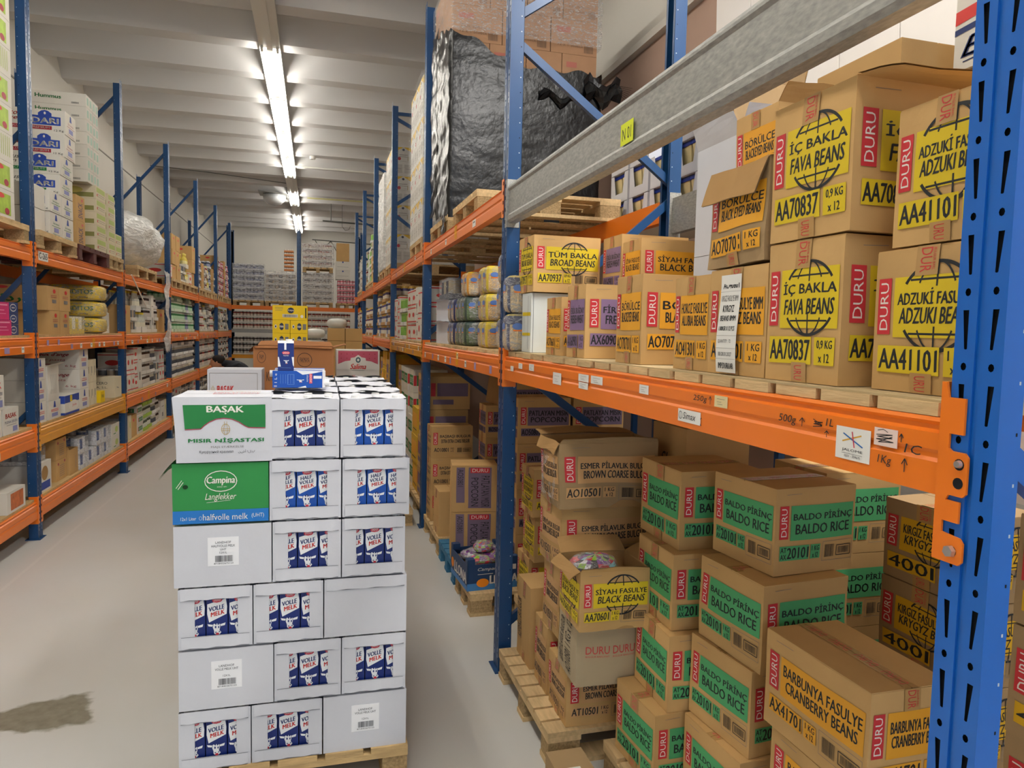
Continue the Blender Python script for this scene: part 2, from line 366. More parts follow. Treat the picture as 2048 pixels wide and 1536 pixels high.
def upright(label,xf,depth,y,sgn,mat,braces,group=None):
    r=thing('rack_upright',label,'rack frame',(xf,y,0),0,group)
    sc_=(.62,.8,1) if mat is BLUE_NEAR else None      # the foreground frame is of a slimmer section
    add_post(r,mat,0,0,sgn<0,sc_); add_post(r,mat,sgn*depth,0,sgn>0,sc_)
    for (x0,z0,x1,z1) in braces:
        a=Vector((sgn*x0,0,z0)); b=Vector((sgn*x1,0,z1)); d=(b-a).normalized(); n=Vector((d.z,0,-d.x))*.02; w=Vector((0,.014,0))
        G().hexa([a-n-w,a-n+w,b-n+w,b-n-w,a+n-w,a+n+w,b+n+w,b+n-w],mat).build('brace',r,fixn=True)
    return r
BL,BR=.92,.95
PW=[6.5578+2.8*i for i in range(-1,6)]            # left uprights (centre of the post)
DPT=1.0
brL=[(.03,4.42,.97,3.28),(.03,3.30,.97,2.16),(.03,2.18,.97,1.05),(.03,1.07,.97,.12)]
brR=[(.03,4.45,.97,4.45),(.03,4.40,.9,3.72),(.93,3.50,.03,4.3),(.03,3.24,.93,2.56),(.93,2.52,.03,1.75),(.03,1.66,.93,.98),(.03,.92,.93,1.62),(.93,.95,.03,.25)]
brR=[(.03,4.45,.97,4.45),(.93,3.95,.03,3.32),(.03,4.4,.93,3.97),(.03,3.22,.93,2.57),(.93,2.50,.03,1.72),(.03,1.62,.93,.97),(.93,.92,.03,.22)]
for i,y in enumerate(PW):
    if i==0: continue
    upright('blue slotted rack frame of the left row, %s counted from the camera'%ORD[i-1],-2.17,1.05,y,-1,BLUE_ST,brL)
RW=[.81,3.52,6.32,9.12,11.92,14.72,17.5]
DR=.95
for i,y in enumerate(RW):
    upright(('bright blue slotted rack frame in the right foreground, cut by the frame edge' if i==0 else 'blue slotted rack frame of the right row, %s one beyond the foreground post'%ORD[i-1]),
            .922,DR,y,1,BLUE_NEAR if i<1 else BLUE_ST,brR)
def beam_mesh(L,h,mat,style='o'):
    g=G(); t=.045
    if style=='o': prof=[(0,0),(.0,h*.42),(.004,h*.47),(.004,h*.53),(0,h*.58),(0,h*.80),(.008,h*.84),(.008,h*.90),(.003,h*.95),(.010,h),(t,h),(t,0)]
    else: prof=[(0,.014),(.006,.0),(t,0),(t,h),(.006,h),(0,h-.012),(0,h-.020),(.006,h-.03),(.006,.045),(0,.034)]
    g.prism(prof,'y',0,L,mat); return g
_bm={}
def beam(label,x,y0,L,z,h,sgn,mat,style='o',conn=None,near=False,ends=(1,1)):
    k=(round(L,3),h,mat.name,style,sgn)
    if k not in _bm: 
        g=beam_mesh(L,h,mat,style)
        if sgn<0: g.xf(Matrix.Diagonal((-1,1,1,1)))
        _bm[k]=g
        g2=G(); c0=h*-.32 if style=='o' else -.02; c1=h+.04 if style=='o' else h+.03
        for yy,s in ((0,1),(L,-1)):
            pass
        _bm[k]=(g.mesh('beam'),c0,c1)
    me,c0,c1=_bm[k]
    r=thing('rack_beam',label,'beam',(x,y0,z))
    o=bpy.data.objects.new('beam_profile',me); COL.objects.link(o); o.parent=r
    cm=mat
    for e,(yy,s) in enumerate(((0,1),(L,-1))):
        if not ends[e]: continue
        g=G(); sx=sgn
        g.box(-.004*sx,yy,c0,.062*sx,yy+.004*s,c1,cm)
        g.box(-.004*sx,yy-.032*s,c0,-.0005*sx,yy,c1,cm)
        n=4
        for q in range(n):
            zz=c0+(c1-c0)*(q+.35)/n; g.box(-.0046*sx,yy-.034*s,zz,-.0035*sx,yy-.022*s,zz+.018,HOLE)
        g.build('connector',r)
    return r
BAYL=2.7
LV_L=[(.175,.14,'floor-level'),(.765,.145,'lower'),(1.52,.125,'middle'),(2.25,.12,'top')]
for i in range(0,6):
    y0=PW[i]+.05
    for j,(z,h,nm) in enumerate(LV_L):
        m=ORG
        if (i,j)==(1,1) or (i,j)==(3,0): m=ORY
        beam('%s %s beam of the left rack, %s bay from the camera'%('amber' if m is ORY else 'orange',nm,ORD[i]),-2.17,y0,BAYL,z,h,-1,m)
        beam('rear %s orange beam of the left rack, %s bay from the camera'%(nm,ORD[i]),-3.22,y0,BAYL,z,h,1,ORG)
for i in range(6):
    y0=RW[i]+.05 if i else .85; L=RW[i+1]-.05-y0
    z1,h1=1.53,.118
    m=ORY if i==2 else ORG
    ends=(0,1) if i==0 else (1,1)
    beam('%s middle beam of the right rack, %s bay from the camera'%('amber' if m is ORY else 'orange',ORD[i]),.922,y0,L,z1,h1,1,m,ends=ends)
    beam('rear orange middle beam of the right rack, %s bay from the camera'%ORD[i],.922+DR,y0,L,z1,h1,-1,ORG)
    if i==0:
        beam('galvanised grey front beam crossing the upper right corner of the view',.922,y0,L,2.31,.185,1,GALV,'g')
        beam('galvanised grey rear beam behind the bean cartons',.922+DR,y0,L,2.31,.185,-1,GALV,'g')
    else:
        beam('orange top beam of the right rack, %s bay from the camera'%ORD[i],.922,y0,L,2.385,.115,1,ORG)
        beam('rear orange top beam of the right rack, %s bay from the camera'%ORD[i],.922+DR,y0,L,2.385,.115,-1,ORG)
# detailed hooked connector at the foreground post
r=[o for o in bpy.data.objects if o.get('label','')=='orange middle beam of the right rack, first bay from the camera'][0]
def plate(g,pts,x,t,m): g.prism(pts,'x',x,x+t,m)
g=G(); yb=0.0
P=[(.012,-.05),(.012,.175),(.004,.175),(-.002,.150),(-.002,.152),(-.030,.152),(-.030,.098),(-.006,.098),(-.006,.076),(-.012,.072),(-.034,.072),(-.040,.066),(-.040,.012),(-.034,.006),(-.010,.006),(-.006,-.002),(-.030,-.002),(-.030,-.034),(-.002,-.034),(-.002,-.052),(-.034,-.055),(-.040,-.062),(-.040,-.09),(-.034,-.096),(.012,-.096)]
plate(g,P,-.005,.0038,ORG); g.box(-.004,.008,-.096,.062,.012,.175,ORG)
g.build('hooked_connector',r)
for (yy,zz,bolt) in ((-.026,.054,1),(-.026,.026,0),(-.022,-.077,2)):
    h=G(); h.cyl((-.0056,yy,zz),(-.0049,yy,zz),.0085,.0085,HOLE,14)
    h.build('hole',r)
    if bolt==1: G().cyl((-.006,yy-.001,zz+.001),(-.0115,yy-.001,zz+.001),.0062,.005,STEEL,12).build('bolt',r)
    if bolt==2: G().cyl((-.006,yy,zz),(-.013,yy,zz),.0095,.0085,STEEL,6).build('bolt',r)
# stickers and marker writing on the nearest orange beam: beam face plane x=.922, y decreasing to the right in view
def sticker(name,y0,z0,y1,z1,items,mat=LBL,x=.9205,t=.0008,parent=r,base=(.922,.85,1.53),flip=False):
    # y0 left (far) edge, y1 right (near) edge
    g=G(); px,py,pz=base
    g.box(x-px,y1-py,z0-pz,x-px+t,y0-py,z1-pz,mat)
    g.build(name,parent)
    if items:
        g=G(); decal(g,(Vector((x-px,y0-py,z0-pz)),Vector((0,y1-y0,0)),Vector((0,0,z1-z0)),Vector((-1,0,0))),items,.0003,.00005); g.build('print',parent)
sticker('sticker',1.086,1.551,1.003,1.609,[('l',[(.2,.55),(.75,.8)],.0025,M('sticker_gold','#d9a53a')),('l',[(.22,.8),(.80,.45)],.0025,M('sticker_blue','#3573b8')),('l',[(.48,.88),(.56,.40)],.0025,M('sticker_red','#c0304a')),
   ('t',.2,.24,.8,.34,'JALOME',BLK),('l',[(.2,.19),(.8,.19)],.0005,BLK),('t',.28,.08,.74,.15,'0251 - 259675',BLK)])
sticker('sticker',1.673,1.545,1.561,1.577,[('ring',.12,.5,.075,.3,.0015,BLK),('l',[(.12,.25),(.12,.75)],.001,BLK),('t',.24,.25,.8,.8,'Simax',BLK,{'sh':.2}),],x=.920)
for (a,b,c,d) in ((2.412,1.597,2.314,1.623),(2.291,1.597,2.189,1.624),(2.408,1.571,2.318,1.594),(2.698,1.566,2.60,1.612),(1.909,1.596,1.85,1.622),(3.20,1.60,3.14,1.625),(3.34,1.58,3.29,1.605),(3.03,1.60,2.96,1.63),(1.50,1.600,1.445,1.627)):
    its=[('l',[(.2,.72),(.8,.72)],.0009,GREY_P),('l',[(.2,.45),(.55,.45)],.0009,GREY_P),('l',[(.25,.25),(.65,.25)],.0009,GREY_P)]
    sticker('price_label',a,b,c,d,its,mat=LBL if a!=1.50 else M('cream_sticker','#e6d3a0',.6),x=.9200)
sticker('torn_label',.995,1.588,.945,1.618,[('l',[(.1,.6),(.8,.7),(.15,.5),(.8,.5),(.1,.35),(.85,.3),(.2,.2),(.8,.6)],.0013,BLK),('l',[(.15,.85),(.4,.95),(.6,.8)],.001,BLK)],mat=M('pink_label','#efd6cc',.6))
def ink(y0,z0,y1,z1,s,**o):
    g=G(); its=[('t',0,0,1,1,s,BLK,dict(sh=.15,**o))] if s!='^' else [('l',[(.5,0),(.5,1)],.0018,BLK),('l',[(.1,.55),(.5,1),(.9,.55)],.0018,BLK)]
    decal(g,(Vector((-.0012,y0-.85,z0-1.53)),Vector((0,y1-y0,0)),Vector((0,0,z1-z0)),Vector((-1,0,0))),its,.0004,.00005); g.build('marker_writing',r)
ink(1.60,1.602,1.535,1.620,'250g'); ink(1.528,1.602,1.512,1.622,'^'); ink(1.255,1.592,1.20,1.612,'500g'); ink(1.192,1.594,1.172,1.611,'^')
ink(1.115,1.604,1.095,1.618,'1L'); ink(1.118,1.583,1.105,1.595,'^'); ink(.985,1.555,.955,1.573,'1Kg'); ink(.935,1.553,.920,1.575,'^'); ink(.93,1.585,.895,1.60,'1C'); ink(.942,1.600,.932,1.614,'^')
g=G(); decal(g,(Vector((-.0012,1.15-.85,1.598-1.53)),Vector((0,-.028,0)),Vector((0,0,.018)),Vector((-1,0,0))),[('l',[(0,.8),(.9,.3),(.05,.3),(.95,.6),(.1,.55),(.9,.2),(0,0)],.0014,BLK)],.0004,.00005); g.build('marker_writing',r)
ink(1.60,1.545,1.555,1.565,'KIK')
# yellow-green bay label on the grey beam
r2=[o for o in bpy.data.objects if o.get('label','').startswith('galvanised grey front')][0]
sticker('bay_label',2.105,2.352,2.015,2.418,[('t',.15,.2,.85,.75,'N 01',BLK)],mat=M('lime_sticker','#dbe61f',.5),parent=r2,base=(.922,.85,2.31),x=.9212)
# decks
def deck(label,x0,x1,y0,y1,z,mat,n,t=.022,gap=.02,sheet=None):
    r=thing('shelf_deck',label,'shelf',(0,0,0))
    w=(y1-y0)/n; me=None
    for k in range(n):
        g=G(); j=rnd.uniform(-.006,.006)
        g.box(x0+j,y0+k*w+gap/2,z,x1,y0+(k+1)*w-gap/2,z+t,mat); g.build('plank',r)
    if sheet: G().box(x0+.004,y0+.01,z+t,x1-.01,y1-.01,z+t+.004,sheet).build('sheet',r)
    return r
DZ=1.649
deck('planked deck with thin sheet under the bean cartons, nearest right bay',.932,1.85,.87,3.46,DZ,WOODX,18,t=.021,gap=.02,sheet=M('thin_board','#b7a27a',.8))
deck('planked deck under the bagged beans, second right bay',.932,1.85,3.58,6.26,DZ,WOODX,16,t=.019,gap=.03)
for i in range(2,6):
    deck('wooden deck of the right middle shelf, %s bay from the camera'%ORD[i],.932,1.85,RW[i]+.06,RW[i+1]-.06,DZ,WOODX,9,t=.019,gap=.02)
for i in range(0,6):
    y0=PW[i]+.06
    for j,(z,h,nm) in enumerate(LV_L[:3]):
        deck('wooden deck of the left %s shelf, %s bay from the camera'%(nm,ORD[i]),-3.2,-2.19,y0,y0+2.68,z+h,WOOD,3 if i<3 else 1,t=.02,gap=.004)
# back rack across the end of the aisle
for k,x in enumerate((-2.32,-.45,1.32)):
    r3=thing('rack_upright','blue rack frame standing at the end wall, %s from the left'%ORD[k],'rack frame',(x,21.35,0),PI/2)
    add_post(r3,BLUE_ST,0,0,False); add_post(r3,BLUE_ST,1.0,0,True)
for k,(xa,xb) in enumerate(((-2.27,-.50),(-.40,1.27))):
    for z,h,m,nm in ((2.27,.11,ORG,'orange'),(1.62,.10,GALV,'grey'),(.9,.10,ORY,'amber'),(.2,.12,ORG,'low orange')):
        q=thing('rack_beam','%s cross beam of the end rack, %s half'%(nm,('left','right')[k]),'beam',(0,0,0))
        G().box(xa,21.28,z,xb,21.33,z+h,m).build('beam_profile',q)
        G().box(xa-.02,21.27,z-.05,xa+.03,21.28,z+h+.03,m).build('connector',q); G().box(xb-.03,21.27,z-.05,xb+.02,21.28,z+h+.03,m).build('connector',q)
        dk=thing('shelf_deck','plain deck of the end rack on its %s cross beam, %s half'%(nm,('left','right')[k]),'shelf',(0,0,0))
        G().box(xa+.02,21.34,z+h-.02,xb-.02,22.3,z+h,WOOD).build('plank',dk)
# ---------------------------------------------------------------- ceiling lights
TUB=M('fluorescent_tube','#fffaf0',.4,emit=TUBE); LW=M('white_enamel','#e4e2da',.4)
g=G(); g.box(-.12,0,.0,.12,1.86,.06,LW); g.box(-.035,.02,-.025,.035,1.84,0,LW)
lf=thing('light_fixture','unlit white twin batten on the ceiling, nearest one in view','light',(-.53,7.43,5.13))
g.build('housing',lf)
for x in (-.09,.09):
    h=G(); h.box(x-.014,.01,-.05,x+.014,.04,0,LW); h.box(x-.014,1.82,-.05,x+.014,1.85,0,LW); h.build('lamp_holder',lf)
nf=1
onoff=[0,0,0,0,0,2,2,2,2,0,2,2]
onoff=[0]*5+[2,2,2,2,0,2,0,2,2]
for yy in (5.56,3.69,1.82,-.05,-1.92,-3.79):
    o=dup(lf,'lit white twin batten above the frame, %s from the unlit one'%ORD[round((5.56-yy)/1.87)],(-.53,yy,5.13))
    for x in (-.09,.09): G().cyl((x,.04,-.035),(x,1.82,-.035),.014,.014,TUB,8).build('tube',o)
tube_me=None
for i in range(5,14):
    y=-.05+1.87*i
    if y>24.5: break
    if i<=13:
        lit=onoff[i] if i<len(onoff) else 0
        o=dup(lf,('white twin batten on the ceiling with glowing tubes, %s of the row'%ORD[i]) if lit else ('unlit white twin batten on the ceiling, %s of the row'%ORD[i]),(-.53,y,5.13))
        if lit:
            for x in (-.09,.09):
                if tube_me is None:
                    tube_me=G().cyl((0,.04,0),(0,1.82,0),.014,.014,TUB,8).mesh('tube')
                t=bpy.data.objects.new('tube',tube_me); COL.objects.link(t); t.parent=o; t.location=(x,0,-.035)
# square reflector lamp under the row, hanging tilted
q=thing('extractor_hood','tilted square glazed metal hood hanging beside the ceiling lights','hood',(-1.02,19.0,5.16))
g=G(); g.hexa([(-.35,0,0),(.35,0,-.05),(.35,.7,-.05),(-.35,.7,0),(-.35,0,.02),(.35,0,-.03),(.35,.7,-.03),(-.35,.7,.02)],GALV); g.build('plate',q)
G().lathe((0.02,.35,-.28),[(.02,0),(.16,.03),(.26,.12),(.28,.25)],M('frosted_glass','#d9dde0',.15,spec=.8),16).build('dome',q,smooth=True)
# conduits and the hanging frame
def wire(name,label,cat,pts,r_,m):
    g=G()
    for a,b in zip(pts,pts[1:]): g.cyl(a,b,r_,r_,m,6)
    o=g.build(name); tag(o,label,cat); return o
wire('conduit','thin pale conduit running right from the ceiling lights over the far aisle','pipe',[(-.4,15.8,5.14),(2.6,15.8,5.12)],.02,LW)
wire('conduit','yellowish conduit below the ceiling beyond the tilted hood','pipe',[(-.2,19.6,5.165),(2.6,19.6,5.165)],.02,M('yellowish_pipe','#c9c48a',.5))
wire('steel_rail','dark horizontal steel rail hanging right of the farthest ceiling light','rail',[(.2,20.4,4.72),(2.4,20.4,4.66)],.022,M('dark_steel','#50504c',.6))
wire('hanger_rod','thin dark rod holding the hanging steel rail','rod',[(.42,20.4,5.19),(.42,20.4,4.74)],.012,MC['dark_steel'])
wire('loose_cable','thin dark cable looping below the hanging steel rail','cable',[(.72,20.45,5.19),(.72,20.45,4.6),(.8,20.45,4.5),(.9,20.45,4.52),(.94,20.45,4.62)],.006,MC['dark_steel'])
wire('wall_bracket','bent steel bracket on the end wall above the wrapped loads','bracket',[(.0,YB-.03,4.95),(.22,YB-.03,4.62),(.55,YB-.03,4.95),(.9,YB-.03,4.35)],.012,MC['dark_steel'])
wire('conduit','dark conduit along the top of the end wall','pipe',[(-.1,YB-.03,4.98),(2.5,YB-.03,4.9)],.015,MC['dark_steel'])
wire('power_cable','thin cable crossing the ceiling left of the lights','cable',[(-3.4,17.0,5.17),(-2.3,17.2,5.16),(-1.2,17.4,5.12),(-.65,17.6,5.12)],.008,MC['dark_steel'])
q=G(); q.lathe((0,0,-.06),[(.05,0),(.06,.03),(.06,.06)],LW,14); o=q.build('smoke_detector',loc=(-.05,15.0,5.19)); tag(o,'round white smoke detector on the ceiling right of the lights','smoke detector')
# ---------------------------------------------------------------- goods: builders
def crumple(w,d,h,b=.004,amp=.0015,seed=0,k=6,corners=None,lean=(0,0)):
    sv=Vector((seed*3.1,seed*1.7,seed*.9))
    def fn(p):
        nx,ny,nz=2*p.x/w,2*p.y/d,2*p.z/h-1
        q=Vector(p)
        q.x+=nx*b*(1-min(1,ny*ny))*(1-min(1,nz*nz)); q.y+=ny*b*(1-min(1,nx*nx))*(1-min(1,nz*nz))
        if amp: q+=noise.noise_vector(p*k+sv)*amp
        if corners:
            for (cx,cy,cz),(dx,dy,dz) in corners.items():
                wt=max(0,(1+nx*cx)/2)*max(0,(1+ny*cy)/2)*max(0,(1+nz*cz)/2); wt=wt**1.5
                q+=Vector((dx,dy,dz))*wt
        q.x+=lean[0]*p.z; q.y+=lean[1]*p.z
        if q.z<.0004: q.z=max(q.z,.0002) if p.z<=.002 else q.z
        return q
    return fn
def tess(g,L=.035):
    # split the large printed areas so that they follow a dented box
    me=g.mesh('t'); bm=bmesh.new(); bm.from_mesh(me); bpy.data.meshes.remove(me)
    bmesh.ops.triangulate(bm,faces=[f for f in bm.faces if len(f.verts)>4 or f.calc_area()>.0008])
    for _ in range(5):
        es=[e for e in bm.edges if e.calc_length()>L]
        if not es: break
        bmesh.ops.subdivide_edges(bm,edges=es,cuts=1); bmesh.ops.triangulate(bm,faces=[f for f in bm.faces if len(f.verts)>3])
    bm.verts.index_update(); g.v=[tuple(v.co) for v in bm.verts]; g.f=[tuple(v.index for v in f.verts) for f in bm.faces]; g.m=[f.material_index for f in bm.faces]; bm.free()
def corner(c,w,d,rz):
    # centre of a box whose near corner (low x, low y) is c and which is turned by rz about it
    a,b=w/2,d/2; return (c[0]+a*math.cos(rz)-b*math.sin(rz),c[1]+a*math.sin(rz)+b*math.cos(rz))
def carton(label,w,d,h,loc,rz=0,mat=None,faces=None,n=1,fn=None,group=None,flaps=None,name='carton',seam=True,cat='box',tape=False,open_=None,partmat=None):
    mat=mat or CARD
    r=thing(name,label,cat,loc,rz,group)
    t=.003; hh=h-t if flaps else h
    g=G(); g.gridbox(w,d,hh,n,mat,top=not open_)
    if open_:
        e=.004
        for (o,u,v) in faces6(w-2*e,d-2*e,hh,False)[:4]:
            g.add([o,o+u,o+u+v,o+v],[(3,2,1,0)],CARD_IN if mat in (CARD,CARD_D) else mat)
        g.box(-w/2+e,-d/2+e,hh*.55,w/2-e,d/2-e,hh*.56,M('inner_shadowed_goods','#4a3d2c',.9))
    if fn: g.warp(fn)
    g.build('carton_body',r)
    if flaps:
        for s in (-1,1):
            f=G()
            if w>=d: f.box(-w/2+.001,(.0015 if s>0 else -d/2),h-t,w/2-.001,(d/2 if s>0 else -.0015),h,mat)
            else: f.box((.0015 if s>0 else -w/2),-d/2+.001,h-t,(w/2 if s>0 else -.0015),d/2-.001,h,mat)
            if fn: f.warp(fn)
            f.build('flap',r)
    if open_:
        for side,ang,ln in open_:
            O,U,Vv,N=face(side,w,d,hh); up=Vector((0,0,1)); dr=(N*math.cos(ang)+up*math.sin(ang)).normalized()*ln
            th=N.cross(U).normalized()*.003 if abs(math.sin(ang))<.9 else N*.003
            a=O+Vv; b=a+U; nn=dr.cross(U).normalized()*.003; f=G(); kk=4; pts=[]
            for j in range(kk+1):
                for i in range(kk+1):
                    p=a+U*(i/kk*(1-.06*j/kk)+.03*j/kk)+dr*(j/kk); p=p+nn*0+Vector((0,0,math.sin(i*1.7+j)*.004*j/kk)); pts.append(p)
            fs=[(j*(kk+1)+i,j*(kk+1)+i+1,(j+1)*(kk+1)+i+1,(j+1)*(kk+1)+i) for j in range(kk) for i in range(kk)]
            f.add(pts,fs,mat); f.add([p+nn for p in pts],[q[::-1] for q in fs],CARD_IN if mat in (CARD,CARD_D) else mat)
            if fn: f.warp(lambda p: p+ (fn(Vector((max(-w/2,min(w/2,p.x)),max(-d/2,min(d/2,p.y)),hh)))-Vector((max(-w/2,min(w/2,p.x)),max(-d/2,min(d/2,p.y)),hh))))
            f.build('flap',r)
    if faces:
        sub=max(1,n//2) if n>1 else 1
        for s,its in faces.items():
            g=G(); O,U,Vv,N=face(s,w,d,h); decal(g,(O,U,Vv,N),its,base=.0012 if n>1 else .0008)
            if fn: tess(g); g.warp(fn)
            g.build('printed_label',r)
    return r
def tape_items(col=TAPER,x=.5,lo=.16,hi=.80,s='DURU',clear=True):
    o=[]
    if clear: o+=[('r',x-.10,hi,x+.10,1,TAPE),('r',x-.10,0,x+.10,lo-.02,TAPE)]
    o+=[('t',x-.06,hi+.02,x+.04,.985,s[:3],col,{'r':-90}),('t',x-.06,.015,x+.04,lo-.04,s[1:],col,{'r':-90}),('t',x+.05,hi+.03,x+.075,.98,'BULGUR BAKL',col,{'r':-90})]
    return o
def duru(kind,panel,l1,l2,code,qty='1 KG',globe=True,tape=True,bars=True,codep=True,at=None):
    bd={'b':.012}
    if kind=='s':
        o=[('r',.04,.40,.175,.80,RED),('t',.065,.43,.15,.77,'DURU',WHP,{'r':90}),('r',.21,.38,.965,.80,panel)]
        if globe: o.append(('globe',.60,.59,.075,BLK))
        o+=[('t',.25,.605,.94,.715,l1,BLK,bd),('t',.27,.475,.92,.585,l2,BLK,{'b':.012,'sh':.15 if globe else 0})]
        if codep: o.append(('r',.06,.13,.66,.32,panel)); o.append(('r',.70,.13,.95,.32,panel))
        if at: o+=[('t',.08,.235,.20,.295,at[0],BLK,bd),('t',.08,.155,.20,.215,at[1],BLK,bd),('t',.22,.155,.64,.30,code,BLK,bd)]
        else: o.append(('t',.08,.155,.64,.30,code,BLK,bd))
        o+=[('t',.735,.235,.92,.30,qty,BLK,bd),('t',.76,.15,.89,.21,'x 12',BLK,bd)]
        if tape: o+=tape_items()
    else:
        o=[('r',.05,.42,.155,.80,RED),('t',.07,.45,.135,.77,'DURU',WHP,{'r':90}),('r',.18,.40,.97,.80,panel)]
        if globe: o.append(('globe',.60,.60,.075,BLK))
        o+=[('t',.21,.615,.95,.73,l1,BLK,bd),('t',.24,.47,.92,.585,l2,BLK,{'b':.012,'sh':.15 if globe else 0})]
        if codep: o.append(('r',.06,.17,.42,.34,panel)); o.append(('r',.44,.17,.56,.34,panel))
        if at: o+=[('t',.07,.265,.14,.325,at[0],BLK,bd),('t',.07,.185,.14,.245,at[1],BLK,bd),('t',.15,.19,.41,.32,code,BLK,bd)]
        else: o.append(('t',.07,.19,.41,.32,code,BLK,bd))
        o+=[('t',.455,.265,.545,.325,qty,BLK,bd),('t',.465,.185,.535,.245,'x 12',BLK,bd)]
        if bars: o+=[('frame',.59,.13,.97,.36,.0012,GREY_P),('bar',.62,.17,.74,.32,BLK),('frame',.77,.18,.95,.30,.0025,BLK),('bar',.79,.20,.93,.28,BLK)]
        o+=[('l',[(.12,.93),(.3,.935)],.0012,GREY_P)]
    return o
TP=[('r',.0,.42,1,.58,TAPE)]+[('t',.05+.24*i,.45,.22+.24*i,.55,'DURU',TAPER) for i in range(4)]+[('l',[(0,.5),(1,.5)],.0012,SEAM)]
TPY=[('r',.42,0,.58,1,TAPE)]+[('t',.45,.05+.24*i,.55,.22+.24*i,'DURU',TAPER,{'r':90}) for i in range(4)]+[('l',[(.5,0),(.5,1)],.0012,SEAM)]
def dbox(label,xf,yn,zb,w,d,h,panel,l1,l2,code,qty='1 KG',rz=0,globe=True,fn=None,seed=0,amp=.0018,b=.004,mat=None,at=None,tape=True,longface=None,**kw):
    rz=math.radians(rz); cx,cy=corner((xf,yn),w,d,rz)
    fn=fn or crumple(w,d,h,b,amp,seed or len(label)+int(xf*97+yn*31))
    fc={'-x':duru('s',panel,l1,l2,code,qty,globe,tape,at=at) if d<.30 or longface!='-x' else duru('l',panel,l1,l2,code,qty,globe,at=at)}
    fc['-y']=duru('l',panel,l1,l2,code,qty,globe,at=at) if longface!='-x' else duru('s',panel,l1,l2,code,qty,globe,tape,at=at)
    if longface=='both': fc['-x']=duru('l',panel,l1,l2,code,qty,globe,at=at)
    if zb+h<1.6 and not kw.get('open_'): fc['top']=TP if longface!='-x' else TPY
    return carton(label,w,d,h,(cx,cy,zb),rz,mat or CARD,fc,n=kw.pop('n',8),fn=fn,flaps=kw.pop('flaps',True) and not kw.get('open_'),group=kw.pop('group','bean and bulgur cartons'),**kw)
# pallets
def pallet(label,x0,y0,lx,ly,z=0,along='x',np_=5,mat=None,detail=True,group='wooden pallets',nb=None,chip=CHIP):
    r=thing('pallet',label,'pallet',(x0,y0,z),0,group); mat=mat or (WOODX if along=='x' else WOOD)
    L,Wd=(lx,ly) if along=='x' else (ly,lx)     # planks run along L
    def put(g,a0,b0,z0,a1,b1,z1,m):
        if along=='x': g.box(a0,b0,z0,a1,b1,z1,m)
        else: g.box(b0,a0,z0,b1,a1,z1,m)
    pw_=Wd/np_*(.86)
    def one(name,*a):
        g=G(); put(g,*a); return g.build(name,r)
    if detail:
        for i in range(np_):
            b0=i*(Wd-pw_)/(np_-1); one('deck_board',0,b0,.122,L,b0+pw_,.144,mat)
        for a in (0,L/2-.0725,L-.145): one('stringer_board',a,0,.100,a+.145,Wd,.122,mat)
        for a in (0,L/2-.0725,L-.145):
            for b0 in (0,Wd/2-.05,Wd-.10): one('block',a+.004,b0+.002,.022,a+.141,b0+.098,.100,chip)
        for b0 in (0,Wd/2-.05,Wd-.10): one('bottom_board',0,b0,0,L,b0+.10,.022,mat)
    else:
        g=G()
        for i in range(np_):
            b0=i*(Wd-pw_)/(np_-1); put(g,0,b0,.122,L,b0+pw_,.144,mat)
        for a in (0,L/2-.0725,L-.145): put(g,a,0,.100,a+.145,Wd,.122,mat)
        g.build('deck',r)
        g=G()
        for b0 in (0,Wd/2-.05,Wd-.10): put(g,0,b0,0,L,b0+.10,.022,mat)
        for a in (0,L/2-.0725,L-.145):
            for b0 in (0,Wd/2-.05,Wd-.10): put(g,a+.004,b0+.002,.022,a+.141,b0+.098,.100,mat)
        g.build('blocks',r,kind='stuff')
    return r
# trays of jars / tins
FILM=None
def film_mat(name='stretch_film',tr=.78,col=(1,1,1),rough=.12,bump=1.0,scale=9,stretch=(1,1,3)):
    m=bpy.data.materials.new(name); m.use_nodes=True; nt=m.node_tree; nt.nodes.clear()
    out=nt.nodes.new('ShaderNodeOutputMaterial'); mix=nt.nodes.new('ShaderNodeMixShader'); t=nt.nodes.new('ShaderNodeBsdfTransparent'); p=nt.nodes.new('ShaderNodeBsdfPrincipled')
    p.inputs['Base Color'].default_value=(*col,1); p.inputs['Roughness'].default_value=rough; p.inputs['Specular IOR Level'].default_value=.8
    tc=nt.nodes.new('ShaderNodeTexCoord'); mp=nt.nodes.new('ShaderNodeMapping'); mp.inputs['Scale'].default_value=stretch; nt.links.new(tc.outputs['Object'],mp.inputs[0])
    n=nt.nodes.new('ShaderNodeTexNoise'); n.inputs['Scale'].default_value=scale; n.inputs['Detail'].default_value=5; n.inputs['Distortion'].default_value=1.2; nt.links.new(mp.outputs[0],n.inputs['Vector'])
    b=nt.nodes.new('ShaderNodeBump'); b.inputs['Strength'].default_value=bump; b.inputs['Distance'].default_value=.03; nt.links.new(n.outputs['Fac'],b.inputs['Height']); nt.links.new(b.outputs[0],p.inputs['Normal'])
    r=nt.nodes.new('ShaderNodeMapRange'); r.inputs['From Min'].default_value=.45; r.inputs['From Max'].default_value=.7; r.inputs['To Min'].default_value=1-tr; r.inputs['To Max'].default_value=min(1,1-tr+(.35 if tr<.9 else .12))
    nt.links.new(n.outputs['Fac'],r.inputs['Value']); nt.links.new(r.outputs[0],mix.inputs[0]); nt.links.new(t.outputs[0],mix.inputs[1]); nt.links.new(p.outputs[0],mix.inputs[2]); nt.links.new(mix.outputs[0],out.inputs[0]); return m
FILM=film_mat(); FILM2=film_mat('clear_pack_film',.86,(1,1,1),.1,.8,30); FILM3=film_mat('thin_clear_film',.95,(1,1,1),.15,.6,8); FILMW=film_mat('milky_film',.35,(.93,.93,.90),.25,1.0,5)
